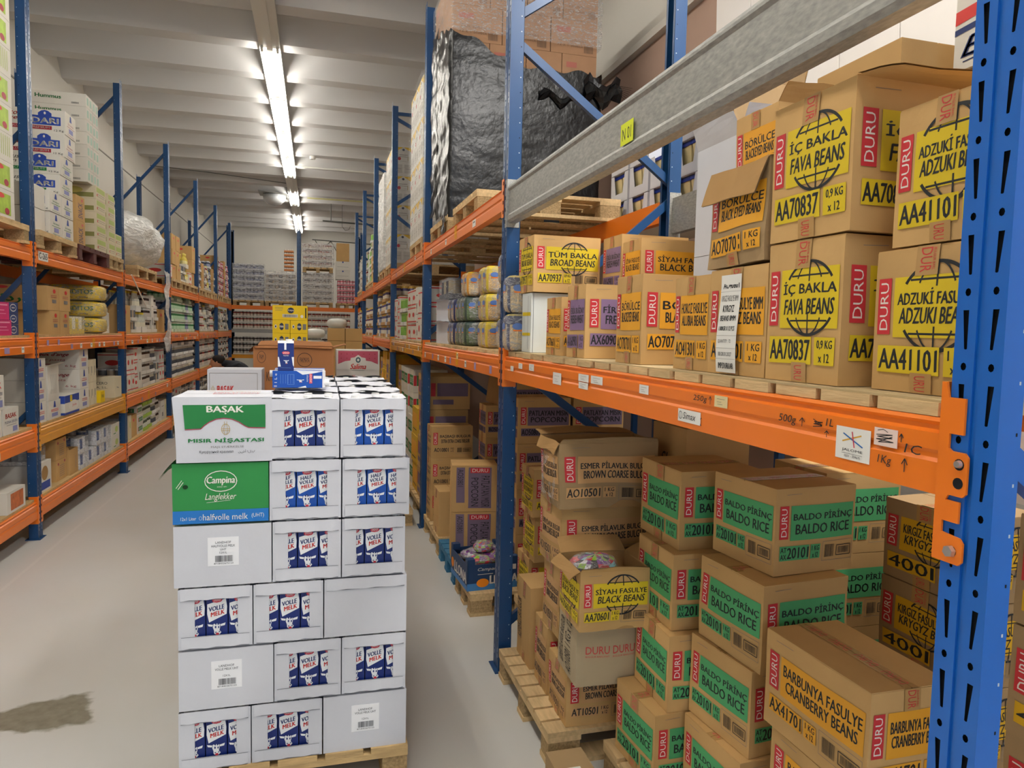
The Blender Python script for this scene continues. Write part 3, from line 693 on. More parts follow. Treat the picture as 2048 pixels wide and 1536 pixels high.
def jarmats(c,l): return M('jar_'+c,c,.25,spec=.5,var=.12,vscale=30), M('lid_'+l,l,.35,spec=.5)
def tray_proto(label,w,d,h,body,lid,nx,ny,tray='#d9d5cb',shape='jar',film=True,loc=(0,0,-50),label_c='#e8e2d4',group=None):
    bm_,lm=jarmats(body,lid); tm=M('tray_'+tray,tray,.7,rndv=.04); lb=M('jarlabel_'+label_c,label_c,.5)
    r=thing('jar_tray',label,'tray',loc,0,group)
    g=G(); e=.003; rim=h*.28
    g.box(-w/2,-d/2,0,w/2,d/2,e,tm)
    for (x0,y0,x1,y1) in ((-w/2,-d/2,w/2,-d/2+e),(-w/2,d/2-e,w/2,d/2),(-w/2,-d/2,-w/2+e,d/2),(w/2-e,-d/2,w/2,d/2)): g.box(x0,y0,0,x1,y1,rim,tm)
    g.build('tray',r)
    g=G(); pw_,pd=(w-.012)/nx,(d-.012)/ny; rr=min(pw_,pd)/2*.97
    for i in range(nx):
        for j in range(ny):
            if 0<i<nx-1 and 0<j<ny-1: continue
            c=(-w/2+.006+pw_*(i+.5),-d/2+.006+pd*(j+.5),e)
            H=h-e-.004
            if shape=='jar':
                g.lathe(c,[(rr*.9,0),(rr,.06*H),(rr,.25*H)],bm_,8); g.lathe(c,[(rr*1.01,.25*H),(rr*1.01,.62*H)],lb,8); g.lathe(c,[(rr,.62*H),(rr,.76*H),(rr*.85,.84*H)],bm_,8); g.lathe(c,[(rr*.9,.83*H),(rr*.9,H)],lm,8)
            elif shape=='can': g.lathe(c,[(rr,0),(rr,.12*H)],lm,8); g.lathe(c,[(rr*.98,.12*H),(rr*.98,.9*H)],bm_ if (i+j)%2 else lb,8); g.lathe(c,[(rr,.9*H),(rr,H)],lm,8)
            elif shape=='bottle': g.lathe(c,[(rr,0),(rr,.2*H)],bm_,8); g.lathe(c,[(rr*1.01,.2*H),(rr*1.01,.5*H)],lb,8); g.lathe(c,[(rr,.5*H),(rr*.95,.6*H),(rr*.4,.78*H),(rr*.38,.9*H)],bm_,8); g.lathe(c,[(rr*.45,.9*H),(rr*.45,H)],lm,8)
    g.build('jars' if shape=='jar' else ('tins' if shape=='can' else 'bottles'),r,kind='stuff')
    if film:
        g=G(); 
        for k,(o,u,v) in enumerate(faces6(w+.004,d+.004,h)):
            if k in (4,): continue
            g.add([o,o+u,o+u+v,o+v],[(0,1,2,3)],FILM2)
        g.build('shrink_film',r)
    return r
def rounded(w,d,h,mats,nu=8,nv=6,p=3.2,c=(0,0,0),g=None):
    # pillow / bag shape (superellipsoid), mats(theta,zfrac)->material
    g=g or G(); b=len(g.v); 
    def sg(x,e): return math.copysign(abs(x)**e,x)
    for j in range(nv+1):
        ph=-PI/2+PI*j/nv
        for i in range(nu):
            th=2*PI*i/nu
            g.v.append((c[0]+w/2*sg(math.cos(ph),2/p)*sg(math.cos(th),2/p),c[1]+d/2*sg(math.cos(ph),2/p)*sg(math.sin(th),2/p),c[2]+h/2+h/2*sg(math.sin(ph),2/p)))
    for j in range(nv):
        for i in range(nu):
            g.f.append((b+j*nu+i,b+j*nu+(i+1)%nu,b+(j+1)*nu+(i+1)%nu,b+(j+1)*nu+i)); g.m.append(g.mi(mats(2*PI*(i+.5)/nu,(j+.5)/nv)))
    return g
def bean_pack(label,w,d,h,c1,c2,top,loc,group=None,nx=3,ny=2):
    r=thing('bean_bag_pack',label,'bag pack',loc,0,group)
    a=M('bag_'+c1,c1,.3,spec=.6,var=.1,vscale=20); bb=M('beans_'+c2,c2,.6,var=.35,vscale=120,bump=.5,bscale=150); tp=M('bag_'+top,top,.3,spec=.6)
    bw,bd=w/nx,d/ny
    for j in range(ny):
      for i in range(nx):
        if 0<i<nx-1 and ny>2 and 0<j<ny-1: continue
        g=rounded(bw*1.02,bd*1.02,h,lambda t,z:(tp if z>.78 else (bb if (abs(math.cos(t))>.75 or (abs(math.sin(t))>.75)) and .12<z<.55 else a)),12,9,4)
        decal(g,(Vector((-bw*.51,bd*.3,0)),Vector((0,-bd*.6,0)),Vector((0,0,h)),Vector((-1,0,0))),[('e',.5,.66,.42,.09,M('bag_logo','#5e7dbd',.4),12),('l',[(.15,.55),(.85,.55)],.006,ORG)],.0008)
        decal(g,(Vector((-bw*.3,-bd*.51,0)),Vector((bw*.6,0,0)),Vector((0,0,h)),Vector((0,-1,0))),[('e',.5,.66,.42,.09,MC['bag_logo'],12),('l',[(.15,.55),(.85,.55)],.006,ORG)],.0008)
        g.build('bag',r,loc=(-w/2+bw*(i+.5),-d/2+bd*(j+.5),0),smooth=False)
    g=rounded(w*1.035,d*1.04,h*1.0,lambda t,z:FILM2,16,10,6); g.warp(lambda p:p+noise.noise_vector(p*18)*.004); g.build('film',r)
    return r

REST={'tray':G(),'carton':G()}
def collect(kind,src,loc,rz=0):
    g=REST[kind]; m=Matrix.Translation(loc)@Matrix.Rotation(rz,4,'Z')
    for ch in src.children:
        me=ch.data; lm=m@Matrix.LocRotScale(ch.location,ch.rotation_euler,ch.scale); b=len(g.v)
        g.v+=[tuple(lm@v.co) for v in me.vertices]; idx=[g.mi(x) for x in me.materials]
        for q in me.polygons: g.f.append(tuple(b+i for i in q.vertices)); g.m.append(idx[q.material_index])
def hide_in_rest(root):
    collect('carton',root,root.location,root.rotation_euler.z); _labels.pop(root['label'],None)
    for c in list(root.children): bpy.data.objects.remove(c)
    bpy.data.objects.remove(root)
# ---------------------------------------------------------------- milk pallet in the aisle
pallet('wooden pallet under the stacked milk display boxes in the aisle',-.475,2.69,.83,1.33,0,'y',5,group='aisle pallets')
SK=M('milk_dark_blue','#10276f',.35); SKH=M('milk_mid_blue','#0c4aa6',.35); MW=M('milk_white','#e9ebee',.4); CAPW=M('white_cap','#f0f0ee',.4); PNK=M('cow_muzzle','#cf3a4d',.5)
def cow(x,y,s,asp):
    sx,sy=s,s*asp
    P=lambda pts:[(x+a*sx,y+b*sy) for a,b in pts]
    return [('p',P([(-.30,.42),(-.05,.5),(.22,.42),(.26,.1),(.2,-.2),(.36,-.42),(.2,-.62),(-.05,-.66),(-.24,-.5),(-.26,-.2),(-.36,.1)]),MW),
            ('p',P([(-.34,.36),(-.8,.46),(-.72,.24),(-.4,.18)]),MW),('p',P([(.26,.36),(.72,.5),(.66,.24),(.3,.18)]),MW),
            ('p',P([(-.2,.44),(-.08,.3),(0,.5),(.08,.28),(.2,.42),(.0,.6)]),SK),('e',x-.12*sx,y+.12*sy,.07*sx,.13*sy,SK,8),('e',x+.14*sx,y+.1*sy,.06*sx,.12*sy,SK,8),
            ('e',x-.1*sx,y-.38*sy,.06*sx,.06*sy,SK,8),('e',x+.2*sx,y-.34*sy,.06*sx,.06*sy,SK,8),('e',x+.03*sx,y-.56*sy,.15*sx,.13*sy,PNK,8)]
def milk_items(half):
    t=[('p',[(.13,.46),(.04,.62),(.05,.80),(.92,.885),(.98,.74),(.96,.60)],MW),('p',[(.27,.86),(.33,.90),(.50,.915),(.70,.90),(.76,.86),(.68,.83),(.50,.82),(.34,.83)],PNK),('t',.35,.845,.68,.89,'LANDHOF',MW)]
    if half: t+=[('t',.20,.735,.74,.80,'HALF',TXT_B,{'b':.02,'tilt':.035}),('t',.14,.655,.84,.72,'VOLLE',TXT_B,{'b':.02,'tilt':.045}),('t',.24,.575,.86,.64,'MELK',TXT_R,{'b':.02,'tilt':.045})]
    else: t+=[('t',.12,.68,.84,.765,'VOLLE',TXT_B,{'b':.02,'tilt':.05}),('t',.22,.585,.86,.665,'MELK',TXT_R,{'b':.02,'tilt':.05})]
    t+=cow(.5,.345,.56,.34)
    o=[]
    for i in t:
        if i[0]=='p' and i[2] is not None: o.append(('p',[(a,b-.028) for a,b in i[1]],i[2]))
        elif i[0]=='e': o.append(('e',i[1],i[2]-.028)+tuple(i[3:]))
        else: o.append(('t',i[1],i[2]-.028,i[3],i[4]-.028)+tuple(i[5:]))
    return o
def milk_carton(label,half,loc,rz=0,hh=.2,group=None,cap=True):
    r=thing('milk_carton',label,'milk carton',loc,rz,group); m=SKH if half else SK; w=.072
    g=G(); g.box(-w/2,-w/2,0,w/2,w/2,hh,m); g.hexa([(-w/2,-w/2,hh),(w/2,-w/2,hh),(w/2,w/2,hh),(-w/2,w/2,hh),(-w/2,-.004,hh+.012),(w/2,-.004,hh+.012),(w/2,.004,hh+.004),(-w/2,.004,hh+.004)],MW); g.build('carton_body',r)
    g=G(); decal(g,face('-y',w,w,hh),milk_items(half)); g.build('printed_label',r)
    if cap: g=G(); g.cyl((.008,-.012,hh+.004),(.008,-.012,hh+.024),.015,.015,CAPW,14); g.build('cap',r)
    return r
mv=milk_carton('dark blue milk carton at the left of the window, bottom left display box',False,(-.45,2.75,-40)); mh=milk_carton('mid blue milk carton proto',True,(-.3,2.75,-40))
for o in (mv,mh): _labels.pop(o['label'])
bases={'v':mv,'h':mh}; used={}
SG='white milk display boxes in the aisle'
def milk_box(label,x0,x1,y0,zb,h,win=None,sticker_=None,cartons=True,front=True,capsrow=False,pos=''):
    w,d=x1-x0-.004,.315; r=thing('display_box',label,'box',((x0+x1)/2,y0+d/2,zb),rnd.uniform(-.004,.004),SG)
    g=G(); e=.004; H=h-.006
    fn=crumple(w,d,H,.0015,.0012,int(x0*91+zb*37)+3,5)
    if win:
        a,b,c,f=win        # window left, right, bottom, top in metres from the lower left of the front
        n=6
        for (ax,az,bx,bz) in ((0,0,w,c),(0,f,w,H),(0,c,a,f),(b,c,w,f)):
            for i in range(n):
                for j in range(2):
                    xx0,xx1=ax+(bx-ax)*i/n,ax+(bx-ax)*(i+1)/n; zz0,zz1=az+(bz-az)*j/2,az+(bz-az)*(j+1)/2
                    g.add([(-w/2+xx0,-d/2,zz0),(-w/2+xx1,-d/2,zz0),(-w/2+xx1,-d/2,zz1),(-w/2+xx0,-d/2,zz1)],[(0,1,2,3)],WHT)
                    g.add([(-w/2+xx0,-d/2+e,zz0),(-w/2+xx1,-d/2+e,zz0),(-w/2+xx1,-d/2+e,zz1),(-w/2+xx0,-d/2+e,zz1)],[(3,2,1,0)],WHT)
    else:
        o,u,v=faces6(w,d,H)[0]; g.add([o,o+u,o+u+v,o+v],[(0,1,2,3)],WHT)
    for k in (1,2,3,4):
        o,u,v=faces6(w,d,H)[k]; g.add([o,o+u,o+u+v,o+v],[(0,1,2,3)],WHT)
    if win:
        for k in (1,3):
            o,u,v=faces6(w-2*e,d-2*e,H)[k]; g.add([o,o+u,o+u+v,o+v],[(3,2,1,0)],WHT)
    if not win and not capsrow: 
        o,u,v=faces6(w,d,H)[5]; g.add([o,o+u,o+u+v,o+v],[(0,1,2,3)],WHT)
    g.build('carton_body',r)
    # folded strips glued on the front, top and bottom, standing a little proud
    def strip(z0,z1,name,ins=.008,prd=.0035):
        s=G(); n=8; P=[]
        for i in range(n+1):
            x=-w/2+ins+(w-2*ins)*i/n; wob=.0016*math.sin(i*2.1+x0*9+zb*5)
            P+=[(x,-d/2-prd+wob*.5,z0+wob),(x,-d/2-.0008,z1)]
        s.add(P,[(2*i,2*i+2,2*i+3,2*i+1) for i in range(n)],WHT); s.add([(p[0],p[1]+.0025,p[2]) for p in P],[(2*i,2*i+1,2*i+3,2*i+2) for i in range(n)],WHT)
        # dark cut edge of the corrugated board
        s.add([(-w/2+ins,-d/2-prd,z0-.0012),(w/2-ins,-d/2-prd,z0-.0012),(w/2-ins,-d/2-.0005,z0+.0005),(-w/2+ins,-d/2-.0005,z0+.0005)],[(0,1,2,3)],WHT_S)
        s.build(name,r)
    if front and win:
        strip(h*.80,h-.004,'upper_strip'); strip(.004,h*.205,'lower_strip',.010)
        s=G(); s.add([(-w/2+.010,-d/2-.0045,h*.205),(w/2-.010,-d/2-.0045,h*.205),(w/2-.010,-d/2-.0045,h*.205+.0016),(-w/2+.010,-d/2-.0045,h*.205+.0016)],[(0,1,2,3)],WHT_S); s.build('cut_edge',r)
    elif front and not sticker_: strip(h*.80,h-.004,'upper_strip')
    if sticker_:
        s=G(); sw=.105; cx=sticker_[1]; cz=h*.55; hh_=.105
        s.box(cx-sw/2,-d/2-.0008,cz-hh_/2,cx+sw/2,-d/2-.0002,cz+hh_/2,M('cool_white_sticker','#eff0f4',.5)); s.build('sticker',r)
        s=G(); its=[('t',.25,.78,.75,.86,'LANDHOF',BLK),('t',.12,.66,.88,.74,sticker_[0],BLK)]
        if 'HALF' in sticker_[0]: its.append(('t',.40,.54,.60,.61,'UHT',BLK))
        its+=[('t',.38,.43,.62,.50,'12X1L',BLK),('bar',.24,.14,.80,.36,BLK),('t',.2,.06,.82,.11,'8718452675123',BLK)]
        decal(s,(Vector((cx-sw/2,-d/2-.0009,cz-hh_/2)),Vector((sw,0,0)),Vector((0,0,hh_)),Vector((0,-1,0))),its,.0003,.00005); s.build('print',r)
    if capsrow:   # open top: two flap strips with the caps of the cartons showing between them
        for (ya,yb_,rise) in ((-d/2,-.034,.006),(.030,d/2,.010)):
            s=G(); n=8; P=[]
            for i in range(n+1):
                x=-w/2+w*i/n; wob=.004*math.sin(i*1.3+x0*7+y0*3)
                P+=[(x,ya,H+.004+(rise if ya>0 else 0)+wob),(x,yb_,H+.004+(rise if ya<=0 else 0)-wob*.5)]
            s.add(P,[(2*i,2*i+2,2*i+3,2*i+1) for i in range(n)],WHT); s.add([(p[0],p[1],p[2]-.003) for p in P],[(2*i,2*i+1,2*i+3,2*i+2) for i in range(n)],WHT_S); s.build('top_flap',r)
    return r
Zs=[.144,.372,.600,.830,1.060,1.287,1.513]
ROWN=['bottom row','second row from the bottom','third row from the bottom','fourth row from the bottom','fifth row from the bottom','top row']
LAY=[[(-.475,-.225,'v'),(-.225,.031,'v'),(.031,.349,'s:VOLLE MELK UHT:.0')],
     [(-.473,-.145,'s:VOLLE MELK UHT:.0'),(-.145,.100,'v'),(.100,.346,'v')],
     [(-.472,-.217,'v'),(-.217,.034,'v'),(.034,.346,'b')],
     [(-.484,-.150,'s:HALFVOLLE MELK:.0'),(-.150,.098,'v'),(.098,.338,'v')],
     [None,(-.160,.098,'h'),(.098,.352,'h')],
     [None,(-.164,.090,'v'),(.090,.336,'h')]]
CN=['left','middle','right']
for k,row in enumerate(LAY):
    h=Zs[k+1]-Zs[k]-.002
    for c,it in enumerate(row):
        if not it: continue
        x0,x1,t=it; y0=2.70; w=x1-x0-.004; xc=(x0+x1)/2
        if t in 'vh':
            kind='whole' if t=='v' else 'half-fat'
            wl=w/2-.055*0-.068
            milk_box('white display box with window of %s milk, %s, %s box'%(kind,ROWN[k],CN[c]),x0,x1,y0,Zs[k],h,win=(w*.22,w*.80,h*.195,h*.80),capsrow=(k==5))
            for q,dx in enumerate((-.0755,0,.0755)):
                b=bases[t]; dup(b,'%s milk carton, window %s, %s, %s box'%('dark blue' if t=='v' else 'mid blue',('left','centre','right')[q],ROWN[k],CN[c]),(xc+dx+w*.012,y0+.045,Zs[k]+.006),group='milk cartons in the display boxes')
        elif t[0]=='s': milk_box('plain white milk box with a white barcode sticker, %s, %s box'%(ROWN[k],CN[c]),x0,x1,y0,Zs[k],h,sticker_=(t.split(':')[1],0))
        else: milk_box('plain blank white milk box without sticker, %s'%ROWN[k],x0,x1,y0,Zs[k],h)
    # rows behind the front row, only their left and right ends can be seen
    for j in range(1,4):
        for c,(xa,xb) in enumerate(((-.475,-.165),(-.160,.095),(.098,.350))):
            if k>=4 and c==0: continue
            top=k==5
            if top:
                milk_box('open-topped white milk box, %s row back, %s column of the top layer'%(ORD[j],CN[c]),xa,xb,2.70+.322*j,Zs[k],h,capsrow=True,front=False,win=None)
            elif c!=1 and not (c==0 and k>3):
                milk_box('plain white milk box, %s row back, %s column, %s'%(ORD[j],CN[c],ROWN[k]),xa,xb,2.70+.322*j,Zs[k],h,front=False)
            elif 0: pass
            else:
                milk_box('plain white milk box, %s row back, %s column, %s'%(ORD[j],CN[c],ROWN[k]),xa,xb,2.70+.322*j,Zs[k],h,front=False)
# caps visible in the open tops
for j in range(0,4):
    for c,(xa,xb,t) in enumerate(((-.160,.095,'v'),(.098,.350,'h'))):
        for q,dx in enumerate((-.0755,0,.0755)):
            for rr_,yo in enumerate((.17,)):
                dup(bases[t],'%s capped milk carton, open top layer, %s column, %s box back'%(('left','centre','right')[q],'middle' if c==0 else 'right',ORD[j]),
                    ((xa+xb)/2+dx,2.70+.322*j+yo,Zs[5]+.004),group='milk cartons in the open top boxes')
for o in (mv,mh):
    for c in list(o.children): bpy.data.objects.remove(c)
    bpy.data.objects.remove(o)
# starch carton and green carton on the left column
GRB=M('carton_green','#2b8a44',.55,bump=.05); BLB=M('carton_band_blue','#1f74c4',.5); GOLD=M('gold_print','#b59a52',.5); REDL=M('dark_red_print','#a02c3c',.5)
def ear(cx,cy,s,asp=1): return [('ring',cx,cy,.5*s,1.0*s*asp,.0018,GOLD),('ring',cx,cy,.22*s,1.0*s*asp,.0014,GOLD),('l',[(cx-.5*s,cy+.1*s*asp),(cx+.5*s,cy+.1*s*asp)],.0016,GOLD),('l',[(cx-.5*s,cy-.25*s*asp),(cx+.5*s,cy-.25*s*asp)],.0016,GOLD),('l',[(cx-.12*s,cy+.9*s*asp),(cx-.16*s,cy+1.5*s*asp)],.0014,GOLD),('l',[(cx+.12*s,cy+.9*s*asp),(cx+.16*s,cy+1.5*s*asp)],.0014,GOLD)]
arc=[(.28,.545),(.31,.575),(.35,.615),(.42,.66),(.5,.675),(.58,.66),(.65,.615),(.71,.555),(.74,.525)]
arcp=[(.11,.50),(.26,.51)]+arc[1:]+[(.74,.525),(.93,.515)]
its=[('p',[(.10,.88),(.93,.885),(.93,.53),(.75,.54),(.71,.57),(.65,.63),(.58,.675),(.5,.69),(.42,.675),(.35,.63),(.30,.58),(.26,.525),(.10,.515)],DGRN),
     ('l',[(.10,.505),(.26,.515),(.30,.57),(.35,.62),(.42,.665),(.5,.68),(.58,.665),(.65,.62),(.71,.56),(.75,.53),(.93,.52)],.0028,REDL),
     ('t',.33,.77,.70,.865,'BASAK',WHP,{'b':.03}),('e',.515,.752,.010,.012,WHP,8),
     ('t',.13,.295,.91,.385,'MISIR NİŞASTASI',DGRN,{'b':.025}),('t',.36,.215,.70,.255,'MAJS STÆRKELSE',GREY_P),('t',.24,.135,.59,.19,'Кукурузный крахмал',BLK),('t',.64,.135,.82,.19,'نشأ الذرة',BLK)]+ear(.515,.51,.085,.95)
ft=[('l',[(0,.5),(1,.5)],.0016,WHT_S),('t',.25,.72,.85,.80,'MISIR NISASTASI  CORN STARCH',GOLD),('t',.35,.50,.85,.60,'MAIS STAERKE',TAPER),('t',.35,.36,.85,.45,'BASAK GIDA',TAPER)]
h=1.513-1.287+.0
carton('white starch carton with a green panel, on top of the green carton',.318,.30,.233,(-.312,2.84,1.283),math.radians(1.5),WHT,{'-y':its,'top':ft},n=6,fn=crumple(.318,.30,.233,.004,.002,5,corners={(-1,-1,1):(-.012,0,0)}),flaps=True,group=None)
gi=[('r',0,0,1,.22,BLB),('ring',.50,.70,.165,.17,.003,WHP),('t',.355,.63,.645,.78,'Campina',WHP,{'sh':.1,'b':.01}),('t',.46,.595,.56,.615,'ANNO 1871',WHP),('t',.335,.36,.66,.50,'Langlekker',WHP,{'sh':.35}),('l',[(.35,.345),(.6,.38)],.0012,WHP),('t',.31,.05,.78,.155,'halfvolle melk',WHP),('t',.82,.06,.95,.145,'(UHT)',WHP),('t',.08,.06,.24,.115,'12x1 Liter',WHP),('ring',.285,.088,.014,.03,.001,WHP),
    ('e',.135,.62,.028,.035,M('hand_hole_dark','#123a1c',.9)),('l',[(.04,.60),(.10,.73)],.002,WHP),('l',[(.06,.58),(.115,.70)],.002,WHP)]
carton('green carton with a blue lower band and open side flaps, under the starch carton',.322,.32,.217,(-.323,2.86,1.061),0,GRB,{'-y':gi},n=6,fn=crumple(.322,.32,.217,.003,.0015,9),flaps=False,open_=[('-x',-.9,.07)],group=None)
carton('plain white milk box, first row behind the green carton',.32,.30,.222,(-.32,3.19,1.061),0,WHT,None)
carton('plain white milk box, second row behind the green carton',.32,.30,.222,(-.32,3.50,1.061),0,WHT,None)
# loose cartons lying and standing on top
def lying():
    r=thing('milk_carton','mid blue milk carton lying on its side on the middle milk boxes','milk carton',(-.165,3.02,1.523),math.radians(-1))
    g=G(); g.box(0,0,0,.195,.07,.068,SKH); g.hexa([(.195,0,0),(.207,.03,0),(.207,.04,0),(.195,.07,0),(.195,0,.068),(.207,.03,.068),(.207,.04,.068),(.195,.07,.068)],MW); g.build('carton_body',r)
    g=G(); its=[('p',[(.48,1),(.60,.78),(.80,.86),(1,.98),(1,1)],MW),('p',[(.5,0),(.66,.12),(.68,0)],MW),('r',.82,.55,.985,.72,MW),('t',.745,.30,.79,.80,'LANDHOF',WHP,{'r':90}),('r',.735,.26,.795,.84,PNK),('t',.745,.30,.785,.80,'LANDHOF',WHP,{'r':90}),('t',.68,.36,.71,.76,'HALFVOLLE',WHP,{'r':90})]+cow(.56,.42,.10,1.6)
    for i in range(6): its.append(('l',[(.16+.05*i,.25),(.16+.05*i,.8)],.0007,M('pale_blue_print','#7fa6dd',.5)))
    its+=[('frame',.30,.2,.43,.8,.0008,MC['pale_blue_print']),('t',.04,.30,.09,.85,'1 L e',WHP,{'r':90}),('bar',.03,.06,.09,.14,WHP)]
    decal(g,(Vector((0,0,0)),Vector((.195,0,0)),Vector((0,0,.068)),Vector((0,-1,0))),its); g.build('printed_label',r)
    G().cyl((.200,.03,.02),(.222,.03,.02),.014,.014,CAPW,12).build('cap',r)
lying()
r=thing('milk_carton','other blue milk carton lying behind the front lying one, cap to the left','milk carton',(-.16,3.11,1.523),0)
G().box(0,0,0,.20,.07,.072,SKH).build('carton_body',r); g=G(); g.cyl((-.001,.035,.05),(-.022,.035,.05),.014,.014,CAPW,12); g.build('cap',r); g=G(); g.box(.0,-.0008,.05,.2,0,.072,MW); g.build('printed_label',r)
r=thing('milk_carton','small dark blue milk carton standing upright on the lying cartons','milk carton',(-.115,3.06,1.5915),math.radians(3))
w=.062; g=G(); g.box(-w/2,-w/2,0,w/2,w/2,.112,SK); g.hexa([(-w/2,-w/2,.112),(w/2,-w/2,.112),(w/2,w/2,.112),(-w/2,w/2,.112),(-w/2,-.004,.122),(w/2,-.004,.122),(w/2,.004,.116),(-w/2,.004,.116)],MW); g.build('carton_body',r)
g=G(); decal(g,face('-y',w,w,.112),[('p',[(0,.15),(.18,.15),(.06,.5),(0,.5)],MW),('p',[(.86,.5),(1,.5),(1,.15),(.94,.2)],MW),('r',.40,.76,.53,1.0,MW),('p',[(.25,.66),(.34,.70),(.66,.70),(.76,.66),(.7,.60),(.32,.60)],PNK),('t',.32,.615,.70,.685,'LANDHOF',WHP),('t',.34,.53,.68,.575,'VOLLE MELK',WHP),('l',[(.15,.12),(.8,.10)],.0006,MC['pale_blue_print'])]+cow(.53,.33,.22,.55)); g.build('printed_label',r)
G().cyl((.012,-.006,.112),(.012,-.006,.128),.013,.013,CAPW,12).build('cap',r)
# stacks on the pallets further up the aisle
pallet('pallet under the stacks behind the milk, at mid aisle',-.9,5.25,.95,1.02,0,'x',7,group='aisle pallets')
gk=[('frame',.04,-.1,.92,.90,.003,GREY_P),('t',.18,.36,.48,.56,'BASAK',TXT_R,{'b':.02}),('t',.16,.22,.51,.32,'Krem Santi 4lü',BLK),('t',.03,.10,.56,.17,'Watzton . Watzleben',TAPER)]+ear(.10,.46,.06,1.2)
SGW='cartons stacked behind the milk'
for k in range(5):
    carton('grey-white cream powder carton behind the starch carton, %s layer of its stack'%ORD[k],.36,.30,.262,(-.545+.01*(k%2),5.5,.144+.265*k),0,WHT_W if k<4 else WHT,{'-y':gk},flaps=True,group=SGW)
BRC=M('brown_cardboard','#a9744c',.85,var=.05,spec=.1)
bk=[('ring',.10,.84,.05,.09,.003,BLK),('t',.075,.80,.125,.88,'PAM',BLK),('t',.16,.42,.42,.62,'KremŞanti',BLK),('t',.26,.22,.40,.36,'Muz',BLK,{'tilt':.06}),('ring',.63,.80,.09,.11,.004,BLK),('t',.57,.76,.69,.84,'PAKMAYA',BLK)]
for k in range(3):
    carton('large brown carton with open top flaps behind the standing milk carton' if k==2 else 'large brown carton under the open one behind the milk, %s layer'%ORD[k],.60,.44,.49,(-.155,6.0,.144+.492*k),0,BRC,{'-y':bk} if k==2 else None,flaps=k<2,open_=[('-x',-.9,.06),('+x',.25,.10),('+y',.25,.15),('-y',-.3,.02)] if k==2 else None,group=SGW)
sal=[('r',.04,.56,.96,.97,M('rose_print','#bf5468',.6)),('p',[(0,.40),(.0,.55),(.20,.66),(.32,.68),(.33,.76),(.42,.78),(.5,.86),(.58,.78),(.67,.76),(.68,.68),(.80,.66),(1,.55),(1,.40)],WHT_W),('e',.5,.70,.06,.09,M('teal_print','#3c5a63',.6),8),('e',.5,.70,.03,.045,WHT_W,8),('t',.32,.42,.68,.58,'Salima',TXT_R,{'sh':.3,'b':.02}),('l',[(.35,.38),(.65,.38)],.002,GREY_P),('t',.36,.13,.64,.24,'Meyvem',TXT_R,{'sh':.3}),('ring',.18,.12,.06,.09,.002,TXT_R)]
for i in range(7):
    for j in range(3): sal.insert(1,('e',.11+.13*i,.62+.13*j,.012,.018,REDL,6))
for k in range(5):
    carton('white carton with rose patterned top band behind the milk, %s layer of its stack'%ORD[k],.37,.30,.287,(.365,6.65-.15,.144+.289*k),0,WHT_W,{'-y':sal},flaps=True,group=SGW)
carton('rose banded carton half hidden left of the white rose carton',.12,.34,.287,(.085+.02,6.78,1.44-.14),0,WHT_W,{'-y':[('r',.05,.4,.95,.97,MC['rose_print'])]},group=SGW)
carton('rose banded carton hidden below, left column behind the milk',.12,.34,1.15,(.105,6.78,.144),0,WHT_W,None,group=SGW)
pallet('pallet under the rose carton stack in the aisle',.06,6.35,.80,.68,0,'x',5,group='aisle pallets')
# yellow flour cartons
YC=M('bright_yellow_carton','#f4cf12',.55,var=.02); NV=M('navy_disc','#1f2c4a',.5)
pallet('pallet under the yellow flour cartons',-.64,7.4,.84,.66,0,'x',5,group='aisle pallets')
pn=lambda s:[('e',.52,.66,.095*s,.20,NV),('t',.44,.60,.60,.72,'PAN',WHP,{'b':.02}),('r',.28,.18,.72,.40,WHT_W),('bar',.31,.21,.69,.37,BLK),('e',.84,.26,.045,.11,WHP),('l',[(.07,.86),(.3,.86)],.003,GREY_P),('l',[(.07,.76),(.3,.76)],.003,GREY_P),('l',[(.07,.66),(.28,.66)],.003,GREY_P),('l',[(.95,.15),(.95,.85)],.012,BLK)]
pn2=[('e',.52,.5,.13,.28,NV),('t',.41,.42,.63,.58,'PAN',WHP,{'b':.02}),('e',.18,.5,.07,.15,WHP),('e',.18,.5,.04,.08,NV),('r',.72,.28,.92,.72,GREY_P)]
z=.144
for k in range(13):
    hh=.131
    for c,x in enumerate((-.325,-.155)):
        o_=carton('yellow flour carton, %s column, %s layer from the pallet'%(('left','right')[c],ORD[k]),.166,.40,hh-.002,(x,7.7,z),0,YC,{'-y':pn2},group='yellow flour cartons')
        if k<7: hide_in_rest(o_)
    z+=hh
carton('wide yellow flour carton on top of the yellow stack',.335,.40,.145,(-.24,7.7,z),0,YC,{'-y':pn(1)},group=None)
